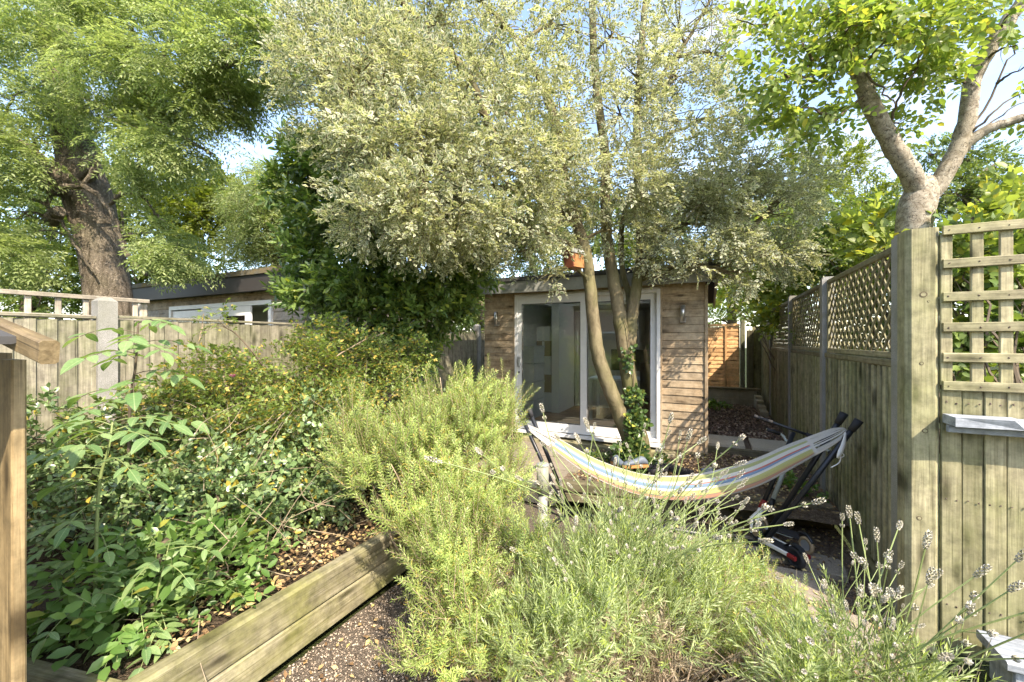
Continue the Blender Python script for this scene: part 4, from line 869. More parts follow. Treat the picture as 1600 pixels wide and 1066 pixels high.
tp = [spray('d', 12, .19, .045, .023, .3, 1.0) for _ in range(4)] + [spray('o', 7, .14, .050, .027, .35, 1.0)]
keep = rng.random(len(pp)) < np.where(pp[:, 2] > 3.9, .50, .60) * np.where(pp[:, 0] < -1.2, .85, 1.05); pp, dd = pp[keep], dd[keep]
cloud('leaves', T1, tp, pp, mixdir(dd, -.05, .7), [M['l_pitto'], M['twig']], 1.0, upr=.5)
# ivy on its foot
T2 = thing('ivy', tuple(P(990, 716, 5.0)), 'dark green ivy climbing the foot of the variegated tree', 'climbing plant')
pp, dd = scatter([B(985, 705, 4.95, .15, 210, .9), B(992, 660, 5.02, .10, 130, 1.3), B(990, 620, 5.08, .07, 50, 1.3), B(982, 560, 5.1, .06, 16, 2), B(1000, 725, 4.85, .24, 200, .5)], -.7)
cloud('leaves', T2, [spray('o', 4, .06, .05, .045, .3)], pp, mixdir(dd, 0, .5, (.2, -.4, -.2)), [M['l_ivy'], M['twig']], 1.0, up=(.3, -1, .6), upr=.4)
mb = MB(); limb(mb, [P(1005, 735, 5.0), P(995, 650, 5.06), P(990, 590, 5.09), P(976, 500, 5.13)], .012, .004, 5, 6, .008); mb.build('stem', M['twig'], T2)

# big ash tree on the left
stems = []
T3 = thing('ash_tree', tuple(P(170, 560, 7.2)), 'massive leaning ash tree with ridged bark behind the pale trellis', 'tree')
ba = M['bark_ash']
c = [P(185, 640, 7.1), P(168, 450, 7.1), P(148, 350, 7.1), P(125, 260, 7.1), P(104, 170, 7.2), P(88, 80, 7.4), P(82, 0, 7.6), P(80, -90, 7.8)]
mb = MB(); cc = catmull(c, 8); kk = len(cc); rad = [.35 - .15 * (i / (kk - 1)) ** .8 + .05 * math.exp(-((i - 20) / 4) ** 2) for i in range(kk)]; mb.tube(cc, rad, 28); tk = mb.build('trunk', ba, T3, True); stems.append(cc)
for pts, r0, r1 in [([P(100, 260, 7.0), P(80, 295, 6.7), P(50, 240, 6.5), P(0, 215, 6.4), P(-80, 180, 6.3)], .16, .08), ([P(92, 285, 6.7), P(104, 300, 6.55), P(100, 292, 6.5), P(140, 295, 6.45), P(172, 330, 6.4), P(196, 390, 6.4), P(230, 430, 6.4)], .055, .03),
                    ([P(165, 320, 6.6), P(210, 300, 6.4), P(240, 330, 6.3), P(260, 350, 6.2)], .03, .012), ([P(85, 30, 7.2), P(120, 8, 6.8), P(150, 25, 6.3), P(190, 70, 6.0), P(240, 100, 5.7), P(330, 110, 5.4)], .08, .03),
                    ([P(100, 130, 7.2), P(130, 95, 6.6), P(180, 120, 6.2), P(250, 190, 5.8), P(330, 240, 5.5)], .06, .02), ([P(88, 290, 6.8), P(75, 320, 6.7), P(95, 345, 6.7), P(128, 400, 6.7), P(150, 430, 6.7)], .035, .015),
                    ([P(190, 330, 6.6), P(200, 400, 6.6), P(214, 440, 6.6)], .02, .01), ([P(60, 400, 6.6), P(72, 440, 6.6), P(60, 480, 6.6)], .015, .01)]:
    stem(T3, ba, pts, r0, r1, 'branch', 8, 6, .012)
for px, py in ((146, 262), (92, 330)):   # sawn branch stubs
    MB().tube([P(px - 12, py + 14, 6.9), P(px, py, 6.55)], [.12, .085], 10).build('branch_stub', ba, T3)
ab = []
for a in [(20, 20, 6.6, .8, 300), (60, 90, 6.4, .7, 260), (20, 150, 6.3, .7, 340), (60, 215, 6.1, .55, 260), (10, 250, 6.0, .6, 300), (130, 40, 6.2, .7, 300), (210, 40, 6.0, .8, 420), (300, 30, 5.8, .8, 480), (380, 40, 5.6, .65, 260), (440, 30, 5.5, .5, 140),
          (160, 110, 6.2, .6, 260), (230, 130, 5.9, .75, 420), (310, 120, 5.7, .7, 340), (380, 95, 5.5, .5, 200), (430, 95, 5.5, .4, 160), (180, 190, 6.2, .6, 300), (250, 210, 5.9, .6, 320), (300, 190, 5.7, .45, 260), (350, 155, 5.6, .3, 140), (160, 240, 6.4, .4, 160), (280, 235, 5.7, .3, 110), (215, 250, 6.0, .4, 140),
          (20, 330, 6.2, .5, 260), (15, 400, 6.1, .5, 240), (60, 360, 6.3, .35, 90), (240, 365, 6.4, .45, 180), (280, 395, 6.3, .35, 160), (-60, 100, 6.4, 1., 300), (-60, 300, 6.1, .9, 260), (60, -60, 7, 1.2, 260), (260, -60, 6, 1., 260), (25, 455, 6.3, .3, 70)]:
    ab.append(B(a[0], a[1], a[2], a[3] * 1.15, int(a[4] * 1.3), .7))
mb = MB(); arms(mb, stems, ab, 5, .035); mb.build('twigs', ba, T3, kind='stuff')
pp, dd = scatter(ab, .06, 2.8, 2.6)
qx = (pp[:, 0] * CA + pp[:, 1] * SA) / (-pp[:, 0] * SA + pp[:, 1] * CA) * FPX + 800; keep = (rng.random(len(pp)) < .55) & ~((np.abs(qx - (100 + 28 * np.clip(5.2 - pp[:, 2], -1, 3))) < 75) & (pp[:, 2] < 5.2) & (rng.random(len(pp)) < .93)); pp, dd = pp[keep], dd[keep]
tp = []
for _ in range(4):
    prs = []; ofs = []
    for k in range(3):
        prs.append(pinnate(5, .26, .066, .023, 'k', .5)); an = (k - 1) * .8 + rng.uniform(-.2, .2); ca, sa = math.cos(an), math.sin(an)
        ofs.append((np.array([[ca, -sa, 0], [sa, ca, 0], [0, 0, 1]]) , np.array([k * .05, 0, 0])))
    tp.append(merge(prs, ofs))
cloud('leaves', T3, tp, pp, mixdir(dd, -.25, .55, (.45, -.15, 0)), [M['l_ash'], M['green_stem']], 1.0, upr=.3)

# glossy evergreen between fence and studio
stems = []
T4 = thing('laurel_tree', (-3.7, 4.5, .27), 'dense dark glossy evergreen between the left fence and the studio', 'tree')
stem(T4, M['bark_olive'], [(-3.7, 4.55, .2), (-3.72, 4.5, 1.0), (-3.6, 4.4, 1.9), (-3.65, 4.4, 2.9)], .07, .03, 'trunk', 10)
stem(T4, M['bark_olive'], [(-3.75, 4.5, .3), (-3.95, 4.3, 1.2), (-4.1, 4.2, 2.3), (-4.15, 4.2, 3.2)], .05, .02, 'stem', 8)
lbb = []
for a in [(475, 245, 5.3, .26, 190), (510, 240, 5.2, .28, 200), (455, 290, 5.4, .26, 170), (525, 280, 5.3, .42, 360), (490, 315, 5.5, .36, 300), (545, 340, 5.2, .55, 640), (500, 390, 5.3, .40, 380), (560, 420, 5.1, .55, 640), (640, 400, 5.1, .55, 640), (500, 460, 5.2, .42, 380), (590, 490, 5.0, .48, 480), (660, 480, 5.1, .5, 520), (695, 420, 5.2, .42, 420), (735, 385, 5.2, .33, 280), (665, 500, 5.2, .36, 330), (700, 470, 5.2, .28, 200), (640, 545, 5.1, .35, 280), (670, 545, 5.2, .25, 150), (748, 425, 5.3, .18, 90), (600, 330, 5.2, .45, 420), (680, 350, 5.2, .4, 340), (480, 440, 5.3, .25, 120)]:
    lbb.append(B(*a, .85))
mb = MB(); arms(mb, stems, lbb, 4, .025); mb.build('twigs', M['twig'], T4, kind='stuff')
pp, dd = scatter([(c, tuple(np.array(r) * 1.15), n) for c, r, n in lbb], -.22, 3.6, 1.8)
keep = rng.random(len(pp)) < .62; pp, dd = pp[keep], dd[keep]
cloud('leaves', T4, [spray('o', 8, .17, .098, .040, .2, .9, True) for _ in range(4)], pp, mixdir(dd, .45, .4), [M['l_laurel'], M['twig']], .9, upr=.5)

# cherry tree behind the right fence
stems = []
T5 = thing('cherry_tree', tuple(P(1425, 560, 4.3)), 'cherry tree with pale forked trunk and lime leaves behind the right fence', 'tree')
bc_ = M['bark_cherry']
mb = MB(); c = catmull([P(1418, 640, 4.3), P(1425, 440, 4.25), P(1428, 350, 4.2), P(1440, 300, 4.2), P(1455, 284, 4.2)], 6); mb.tube(c, [.18, .17, .165, .16, .158, .155, .152, .15, .148, .146, .145, .145, .145, .147, .15, .152, .15, .145, .14, .135, .12, .11, .10, .09, .08][:len(c)], 18); mb.build('trunk', bc_, T5, True); stems.append(c)
stem(T5, bc_, [P(1440, 315, 4.2), P(1428, 282, 4.15), P(1400, 235, 4.1), P(1368, 178, 4.05), P(1345, 125, 4.0), P(1328, 70, 4.0), P(1315, 30, 4.0), P(1310, -40, 4.0)], .104, .052, 'limb', 14, 6)
stem(T5, bc_, [P(1438, 320, 4.2), P(1464, 290, 4.15), P(1490, 245, 4.1), P(1510, 190, 4.05), P(1522, 120, 4.0), P(1560, 55, 3.9), P(1600, 0, 3.85), P(1640, -60, 3.8)], .09, .052, 'limb', 14, 6)
stem(T5, bc_, [P(1500, 235, 4.08), P(1530, 210, 4.0), P(1570, 192, 3.9), P(1625, 178, 3.8)], .055, .036, 'limb', 12, 6)
for pts in ([P(1318, 75, 4.0), P(1270, 95, 3.8), P(1225, 130, 3.7)], [P(1345, 100, 4.0), P(1375, 140, 3.8), P(1400, 165, 3.7)], [P(1390, 195, 4.05), P(1405, 150, 3.9), P(1440, 90, 3.8), P(1460, 20, 3.7)], [P(1310, 40, 4.0), P(1260, 20, 3.9), P(1200, 40, 3.8), P(1150, 30, 3.8)], [P(1520, 205, 4.0), P(1560, 170, 3.9), P(1600, 140, 3.9)], [P(1480, 260, 4.1), P(1540, 200, 4.0), P(1600, 160, 4.0)], [P(1500, 240, 4.1), P(1560, 130, 4.0), P(1590, 60, 4)], [P(1350, 150, 4.0), P(1300, 190, 3.9), P(1290, 160, 3.9)]):
    stem(T5, M['twig'], pts, .014, .005, 'branch', 6, 5, .01)
cbb = []
for a in [(1200, 40, 3.8, .28, 60), (1250, 60, 3.8, .35, 130), (1310, 20, 3.8, .35, 150), (1215, 115, 3.75, .28, 110), (1270, 130, 3.75, .32, 150), (1330, 40, 3.6, .28, 110), (1400, 50, 3.7, .38, 150), (1470, 40, 3.7, .38, 150), (1370, 10, 3.7, .3, 110), (1440, 100, 3.8, .35, 140), (1410, 140, 4.2, .32, 140), (1230, 175, 3.9, .25, 70), (1290, 185, 4.2, .3, 110), (1440, 20, 3.8, .3, 90), (1530, 10, 3.8, .25, 50), (1350, 150, 4.5, .3, 70), (1590, 70, 3.7, .16, 22), (1200, 10, 3.8, .25, 60), (1580, 20, 3.7, .18, 22), (1595, 110, 3.8, .12, 10), (1410, 195, 4.1, .14, 24), (1460, 130, 4.0, .2, 40), (1330, -70, 3.9, .4, 110), (1440, -80, 3.9, .4, 110), (1630, -60, 3.8, .4, 140), (1680, 150, 3.8, .3, 60), (1540, -90, 3.9, .4, 120)]:
    cbb.append(B(a[0], a[1], a[2], a[3] * 1.15, a[4], .8))
mb = MB(); arms(mb, stems, cbb, 5, .016); mb.build('twigs', M['twig'], T5, kind='stuff')
pp, dd = scatter(cbb, -.3, 4.0, 1.4); keep = rng.random(len(pp)) < .46; pp, dd = pp[keep], dd[keep]
cloud('leaves', T5, [spray('o', 7, .17, .070, .040, .3, .9) for _ in range(4)], pp, mixdir(dd, -.2, .6), [M['l_cherry'], M['twig']], .95, upr=.5)

# hedge and shrubs behind the right fence
def shrub(name, label, cat, blobs, tpls, mats, loc, up=.4, rnd=.5, gap=-.5, scale=1, trunk=None, tr0=.03, nar=4, group=None, leafname='leaves', bias=None, upr=.45, twmat='twig', ns=3.0):
    T = thing(name, loc, label, cat, group); 
    base = [np.array(loc) + np.array([0, 0, -.02]), np.array(loc) + np.array([.02, 0, .4])] if trunk is None else trunk
    mb = MB(); c = limb(mb, base, tr0 * 1.4, tr0, 7, 4); mb.build('trunk' if cat == 'tree' else 'stem', M[twmat], T, True)
    mb = MB(); arms(mb, [c], blobs, nar, tr0 * .6, 4); mb.build('twigs', M[twmat], T, kind='stuff')
    pp, dd = scatter(blobs, gap, ns, 2.0); cloud(leafname, T, tpls, pp, mixdir(dd, up, rnd, bias), [M[m] if isinstance(m, str) else m for m in mats], scale, upr=upr); return T
hed = [spray('k', 10, .16, .05, .028, .2, 1, True) for _ in range(3)]
shrub('privet_hedge', 'dark small leaved hedge rising behind the diamond trellis', 'hedge', [B(*a, .8) for a in [(1400, 420, 5.4, .6, 500), (1340, 400, 5.8, .6, 500), (1290, 420, 6.5, .6, 450), (1240, 400, 7.2, .6, 400), (1380, 480, 5.2, .6, 360), (1320, 500, 5.7, .6, 300), (1280, 360, 6.2, .5, 300), (1350, 350, 5.6, .4, 240), (1220, 450, 7.6, .6, 260), (1400, 580, 5.1, .6, 150), (1390, 370, 5.6, .4, 200), (1210, 370, 7.8, .6, 300)]], hed, ['l_hedge', 'twig'], (2.3, 6.0, 0), scale=1.0)
brt = [spray('o', 7, .16, .085, .06, .25, 1) for _ in range(3)]
shrub('maple_shrub', 'bright yellow green shrub spilling over the far right fence', 'shrub', [B(*a, .8) for a in [(1200, 440, 7.8, .42, 150), (1225, 480, 7.2, .34, 110), (1180, 480, 8.4, .38, 90), (1150, 450, 9.5, .5, 110), (1120, 455, 10.5, .5, 90), (1205, 505, 7.3, .22, 45), (1165, 425, 9, .5, 100), (1240, 440, 6.8, .3, 60), (1225, 395, 7.4, .5, 150), (1285, 395, 6.6, .42, 120), (1345, 415, 5.9, .3, 70), (1200, 350, 8, .6, 120)]], brt, ['l_bright', 'twig'], (1.5, 8.2, 0), scale=1.0)
shrub('broadleaf_shrub', 'leafy shrub seen through the square trellis', 'shrub', [B(*a, .9) for a in [(1500, 400, 4.0, .35, 90), (1560, 420, 4.2, .4, 130), (1600, 500, 4.3, .4, 130), (1510, 480, 4.1, .35, 110), (1545, 560, 4.1, .4, 120), (1620, 400, 4.3, .4, 120), (1480, 560, 4.0, .3, 60), (1650, 600, 4.4, .5, 100), (1450, 440, 4.3, .3, 60)]], brt, ['l_hedge', 'twig'], (2.4, 4.7, 0), scale=1.05)
shrub('lime_shrub', 'lime leaved bush top just above the right trellis rail', 'shrub', [B(*a, .9) for a in [(1365, 350, 4.6, .18, 30), (1340, 385, 4.8, .16, 22), (1560, 330, 4.2, .22, 34), (1600, 300, 4.2, .2, 24), (1530, 400, 4.1, .3, 40), (1380, 390, 4.3, .14, 16), (1580, 390, 3.9, .25, 30)]], brt, ['l_bright', 'green_stem'], (2.2, 5.2, 0), scale=1.15)
# background trees
fa = [spray('k', 12, .34, .12, .07, .3, 1) for _ in range(3)]
fb = [spray('k', 14, .30, .085, .045, .35, 1) for _ in range(3)]
def bgtree(label, blobs, tp, mat, d0, px0, kind='tree', gap=-.45, sc=1.0, name='tree', r=.14, bias=None):
    b = [B(*a, .8) for a in blobs]; loc = P(px0, 533, d0); loc[2] = 0; top = max(q[0][2] for q in b)
    tk = [loc, loc + np.array([.1, 0, top * .4]), loc + np.array([.0, .1, top * .85])]
    return shrub(name, label, 'tree', b, tp, [mat, 'twig'], tuple(loc), .1, .6, gap, sc, tk, r, 5, 'trees behind the gardens', bias=bias)
bgtree('yellow green tree between ash trunk and cabin', [(250, 300, 11, 1.3, 520), (310, 340, 11, 1.1, 480), (360, 330, 11.5, 1.0, 400), (220, 400, 11, 1.3, 480), (300, 420, 11, 1.2, 420), (340, 290, 11.5, .7, 200)], fa, 'l_ashback', 11.5, 290, sc=.8)
bgtree('dark tree mass left of the ash trunk', [(40, 330, 10, 1.3, 380), (80, 420, 10, 1.3, 420), (0, 430, 10, 1.4, 380), (110, 350, 10.5, 1., 260), (-60, 380, 10, 1.4, 240), (140, 440, 11, 1.2, 300), (60, 480, 10, 1.2, 260)], fb, 'l_hedge', 10, 40, sc=.95)
bgtree('drooping willow like tree behind the cabin roof', [(400, 310, 10, .8, 420), (440, 300, 9.5, .7, 360), (400, 370, 10, .8, 420), (430, 360, 9.8, .8, 420), (420, 270, 10, .45, 160), (470, 340, 9.5, .6, 300)], [spray('k', 16, .4, .10, .025, 1.1, 1.4) for _ in range(3)], 'l_ash', 10, 430, sc=.9, bias=(0, 0, -.8))
bgtree('pale green tree behind the studio roof', [(700, 330, 13, 1.6, 500), (820, 340, 13, 1.5, 500), (930, 350, 14, 1.4, 420), (1040, 340, 14, 1.4, 420), (600, 320, 13, 1.5, 460), (850, 400, 13, 1.0, 260), (1000, 400, 13, 1.0, 260)], fa, 'l_far', 14, 900)
bgtree('tall thin crowned tree behind the variegated leaves', [(640, 100, 13, 1.6, 260), (560, 200, 13, 1.3, 260), (760, 120, 14, 1.6, 160), (700, 220, 13, 1.6, 300), (850, 230, 14, 1.4, 220)], fa, 'l_far', 13.5, 640)
bgtree('light leaved tree behind the hedge', [(1180, 330, 12, 1.3, 420), (1260, 290, 12, 1.1, 340), (1320, 260, 12, .9, 240), (1330, 320, 11, 1.0, 300), (1240, 230, 12, .7, 120), (1400, 320, 11, .9, 220), (1180, 400, 12, 1.2, 320)], fb, 'l_ashback', 12, 1240, sc=.9)
bgtree('blue green tree right of the cherry trunk', [(1480, 300, 9, .7, 280), (1540, 300, 9, .7, 260), (1500, 240, 9, .45, 110), (1560, 255, 9.5, .4, 90), (1600, 330, 9, .7, 240), (1450, 240, 9.5, .35, 60), (1540, 370, 9, .8, 220)], fb, 'l_far', 9, 1520, sc=.75)
bgtree('green bush filling the gap between laurel and studio roof', [(745, 470, 11, .9, 240), (720, 500, 11, .9, 220), (760, 430, 11.5, .8, 160)], fa, 'l_far', 11, 745, sc=.7)
bgtree('bushy tree behind the orange fence panel', [(1130, 420, 14, 1.0, 240), (1170, 460, 14, 1.2, 260), (1080, 440, 15, 1.2, 240), (1120, 500, 14, 1, 160)], fa, 'l_bright', 14, 1140, sc=.8)
bgtree('low hedge tree left beyond the ash', [(180, 300, 13, 1.5, 340), (120, 240, 13, 1.5, 260), (200, 470, 13, 1.6, 260), (320, 470, 13, 1.6, 260)], fb, 'l_ashback', 13, 180)
# ------------------------------------------------------------------ left border planting
euo = [spray('o', 8, .12, .041, .026, .15, .9, True) for _ in range(4)]
def onbed(px, py, X): # point at given world X along the pixel ray
    r_ = P(px, py, 1.0); s = X / r_[0]; return P(px, py, s)
shrub('euonymus', 'bluish evergreen shrub low in the raised bed beside the store', 'shrub', [((-3.6, 1.35, .82), (.5, .5, .48), 400), ((-3.2, 1.55, .80), (.45, .4, .45), 300), ((-2.75, 1.45, .75), (.3, .3, .34), 130), ((-3.9, 1.9, .95), (.4, .45, .42), 360), ((-2.9, 1.75, .62), (.35, .35, .30), 320), ((-3.9, 1.1, .85), (.35, .4, .40), 260), ((-4.05, 1.0, 1.1), (.25, .3, .3), 160)], euo, ['l_euon', 'twig'], (-3.4, 1.5, .32), .5, .5)
shrub('euonymus', 'bluish evergreen shrub in the middle of the raised bed', 'shrub', [((-2.95, 2.25, .80), (.36, .4, .44), 420), ((-3.3, 2.7, 1.0), (.45, .4, .45), 360), ((-2.8, 2.75, .70), (.30, .32, .34), 300), ((-2.75, 2.15, .52), (.26, .3, .22), 220), ((-2.6, 3.0, .62), (.28, .3, .30), 220)], euo, ['l_euon', 'twig'], (-3.0, 2.5, .32), .5, .5)
shrub('box_shrub', 'dark evergreen shrub between the rose and the rosemary', 'shrub', [((-2.75, 3.45, .75), (.34, .35, .45), 380), ((-3.0, 3.6, .55), (.35, .3, .35), 260), ((-2.55, 3.75, .75), (.25, .3, .4), 220)], euo, ['l_laurel', 'twig'], (-2.8, 3.5, .3), .4, .5)
# rose with yellowing leaves
ros = [merge([pinnate(2, .11, .036, .022, 'k', .3), pinnate(2, .11, .034, .02, 'k', .3), pinnate(3, .13, .036, .022, 'k', .4)], [(np.eye(3), np.zeros(3)), (np.array([[.3, -.95, 0], [.95, .3, 0], [0, 0, 1.]]), np.array([.03, 0, 0])), (np.array([[.5, .86, 0], [-.86, .5, 0], [0, 0, 1.]]), np.array([.05, 0, .01]))]) for _ in range(3)]
RZ = shrub('rose_bush', 'tall rambling rose with yellowing leaves against the left fence', 'rose bush', [B(*a, .85) for a in [(330, 575, 3.5, .2, 40), (300, 620, 3.3, .3, 120), (370, 600, 3.5, .34, 170), (440, 590, 3.7, .34, 170), (500, 570, 3.9, .32, 170), (560, 570, 4.0, .34, 190), (600, 620, 3.9, .3, 150), (540, 640, 3.7, .34, 170), (470, 650, 3.5, .34, 150), (400, 670, 3.3, .3, 120), (250, 660, 3.0, .26, 80), (620, 560, 4.2, .26, 100), (520, 530, 4.1, .2, 60), (540, 700, 3.7, .3, 90), (340, 500, 3.5, .08, 8), (455, 700, 3.3, .26, 60), (330, 690, 3.0, .25, 60), (180, 660, 2.8, .2, 30), (480, 530, 4.0, .14, 24)]], ros, ['l_rose', 'twig'], (-3.5, 2.7, .3), .3, .6, -.15, tr0=.02, nar=6, ns=4.5)
mb = MB()
for a in [[P(330, 760, 3.3), P(325, 650, 3.4), P(312, 560, 3.5), P(318, 490, 3.55)], [P(400, 760, 3.3), P(360, 620, 3.4), P(340, 560, 3.5)], [P(480, 760, 3.4), P(470, 640, 3.6), P(520, 560, 3.8), P(600, 520, 4)], [P(420, 740, 3.2), P(480, 700, 3.3), P(560, 690, 3.5)], [P(300, 740, 2.9), P(380, 700, 3), P(450, 640, 3.2)], [P(505, 820, 3.3), P(512, 760, 3.35), P(490, 725, 3.4), P(440, 715, 3.4)]]: limb(mb, a, .012, .004, 6, 6, .006)
mb.build('canes', M['wood_stem'], RZ)
for px, py, d in ((363, 589, 3.3),):
    rm = MB(); c = Vector(P(px, py, d))
    for k in range(10):
        an = k * 2.4; r_ = .008 + .0012 * k; o_ = Vector((math.cos(an), math.sin(an), 0)) * r_; s_ = Vector((-math.sin(an), math.cos(an), 0)) * .013
        rm.addv([c + o_ * .5 - s_ * .5, c + o_ * .5 + s_ * .5, c + o_ * 1.6 + s_ + Vector((0, 0, .016)), c + o_ * 1.7 + Vector((0, 0, .022)), c + o_ * 1.6 - s_ + Vector((0, 0, .016))], [(0, 1, 2, 3, 4)])
    M['pink'] = plain('pink petals', (.55, .16, .30), .6); rm.build('flower', M['pink'], RZ)
# saplings with large serrated leaflets, each leaflet a piece of its own
def big_leaf(L=1.0, W=.48, n=7, fold=.12, droop=.18, teeth=True):
    vs, fs = [], []
    prof = lambda s: math.sin(math.pi * min(1, s) ** .8) ** .8 * (1 - .15 * s)
    for i in range(n + 1):
        s = i / n; wdt = W / 2 * prof(s) + (.004 if i < n else 0); x = s; z = -droop * s * s
        b = .02 if teeth and i % 2 else 0
        vs += [(x - b, -wdt * (1 + 3 * b), z + fold * wdt * 2), (x, 0, z), (x - b, wdt * (1 + 3 * b), z + fold * wdt * 2)]
    for i in range(n):
        a = i * 3; fs += [(a, a + 3, a + 4, a + 1), (a + 1, a + 4, a + 5, a + 2)]
    return vs, fs
t = NT('large sapling leaf'); oi = t.n('ShaderNodeObjectInfo', out=5); tc_ = t.n('ShaderNodeTexCoord', out=3)
sx = t.t.nodes.new('ShaderNodeSeparateXYZ'); t.t.links.new(tc_, sx.inputs[0])
ab_ = t.math('ABSOLUTE', sx.outputs[1]); vein = t.math('FRACT', t.math('MULTIPLY', t.math('SUBTRACT', sx.outputs[0], t.math('MULTIPLY', ab_, .8)), 9.0))
vf = t.ramp(vein, [(0, .55), (.09, 0), (1, 0)]); mid = t.ramp(ab_, [(0, .8), (.012, .5), (.02, 0)])
lc = t.mix(oi, (.13, .24, .08), (.27, .38, .15)); sv = t.n('ShaderNodeTexVoronoi', {'Vector': t.n('ShaderNodeVectorMath', {0: tc_, 1: t.n('ShaderNodeCombineXYZ', {0: t.math('MULTIPLY', oi, 30.), 1: oi, 2: oi})}, operation='ADD'), 'Scale': 5.5}); lc = t.mix(t.ramp(sv, [(.05, .9), (.10, .4), (.13, 0)]), lc, (.30, .20, .07)); lc = t.mix(t.math('MAXIMUM', vf, mid), lc, (.34, .44, .20)); lc = t.mix(t.ramp(t.noise(tc_, 9, 3), [(.4, 0), (.8, .4)]), lc, (.08, .16, .05))
M['l_big'] = t.end(t.n('ShaderNodeMixShader', {0: .35, 1: t.bsdf(lc, .4, .45, t.bump(vf, .3, .02)), 2: t.n('ShaderNodeBsdfTranslucent', {0: t.mix(1.0, lc, (1.5, 1.5, .7), 'MULTIPLY')})}))
BL = []
for v_ in range(3):
    vs, fs = big_leaf(W=(.46, .52, .40)[v_], fold=(.1, .16, .05)[v_], droop=(.15, .3, .22)[v_]); me = bpy.data.meshes.new('leaflet'); me.from_pydata(vs, [], fs); me.polygons.foreach_set('use_smooth', [True] * len(fs)); me.materials.append(M['l_big']); me.update(); BL.append(me)
def place_leaf(parent, p, d, up, L):
    d = Vector(d).normalized(); z = Vector(up); z = (z - d * z.dot(d)).normalized(); y = z.cross(d)
    Mx = Matrix.Translation(Vector(p)) @ Matrix((d, y, z)).transposed().to_4x4() @ Matrix.Diagonal((L, L, L, 1))
    add('leaf', random.choice(BL), parent, Mx)
def compound(parent, p, d, length, L, pairs, mbs):
    d = Vector(d).normalized(); p = Vector(p); pts = []
    side = d.cross(Vector((0, 0, 1))).normalized()
    for i in range(7): s = i / 6; pts.append(p + d * length * s + Vector((0, 0, .12 * s - .42 * s * s)) * length)
    mbs.tube(pts, [.0028, .0026, .0024, .0022, .002, .0018, .0014], 5)
    for k in range(pairs):
        s = .38 + .5 * k / max(1, pairs - 1) if pairs > 1 else .5; i = s * 6; a = pts[int(i)].lerp(pts[min(6, int(i) + 1)], i - int(i)); t_ = (pts[min(6, int(i) + 1)] - pts[int(i)]).normalized()
        for sg in (-1, 1): place_leaf(parent, a, t_ * .5 + side * sg + Vector((random.uniform(-.15, .15), random.uniform(-.15, .15), random.uniform(-.25, .05))), (random.uniform(-.35, .35), random.uniform(-.45, .25), 1), L * random.uniform(.75, 1.05))
    place_leaf(parent, pts[-1], (pts[-1] - pts[-2]), (random.uniform(-.3, .3), random.uniform(-.4, .2), 1), L * 1.1)
def sapling(label, pts, r0, leaves, stemmat='green_stem'):
    T = thing('ash_sapling', tuple(pts[0]), label, 'sapling', 'saplings in the raised bed')
    mb = MB(); c = limb(mb, pts, r0, r0 * .45, 7, 8); 
    for (s, an, length, L, pairs) in leaves:
        i = min(len(c) - 1, int(s * (len(c) - 1))); d = (math.cos(R(an)), math.sin(R(an)), .25); compound(T, c[i], d, length * 1.0, L * 1.0, pairs, mb)
    mb.build('stem', M[stemmat], T, True); return T
# directions: camera right is about (.9,.44); towards camera (.44,-.9)
sapling('tall ash sapling with large pale leaflets in front of the concrete post', [P(200, 800, 2.7), P(203, 640, 2.65), P(212, 570, 2.6), P(216, 505, 2.6)], .011,
        [(1, 20, .24, .11, 3), (1, 140, .2, .09, 2), (.95, 210, .36, .12, 2), (.9, -30, .28, .12, 3), (.85, 60, .3, .11, 3), (.8, 0, .34, .125, 3), (.75, -70, .30, .12, 3), (.72, 180, .38, .125, 2), (.62, 25, .36, .125, 3), (.5, -20, .42, .13, 3), (.45, 200, .38, .12, 3), (.4, -50, .4, .12, 3), (.3, 30, .4, .12, 3)], 'twig')
sapling('ash sapling with big drooping leaflets beside the near store', [P(148, 1000, 2.0), P(150, 880, 2.0), P(155, 760, 2.0), P(170, 700, 2.0), P(176, 660, 2.02)], .010,
        [(1, 30, .3, .10, 3), (.97, 200, .3, .10, 3), (.93, 80, .28, .10, 3), (.88, 10, .3, .10, 3), (.66, 0, .26, .09, 2), (.55, 30, .26, .09, 3), (.45, -40, .26, .09, 2), (.9, -40, .26, .09, 2), (.85, 190, .34, .11, 3), (.78, 230, .3, .10, 3), (.7, 205, .34, .10, 3), (.62, 240, .28, .10, 2), (.5, 200, .26, .105, 3), (.4, 225, .26, .11, 3), (.35, -10, .26, .08, 2), (.25, 215, .24, .10, 2), (.2, 20, .24, .08, 3)])
sapling('small seedling ash with bright leaves at the corner of the bed', [P(240, 960, 1.95), P(252, 900, 1.95), P(262, 860, 1.95)], .006, [(1, 30, .2, .075, 2), (.95, 150, .18, .075, 2), (.9, -60, .18, .08, 1), (.7, 0, .2, .07, 2), (.6, 200, .2, .075, 2)])
sapling('low broad leaved seedling by the end timber of the bed', [P(120, 1010, 1.85), P(125, 965, 1.85), P(135, 930, 1.85)], .006, [(1, 20, .2, .08, 2), (.9, 190, .24, .085, 2), (.8, -50, .2, .075, 2), (.6, 240, .22, .08, 2)])
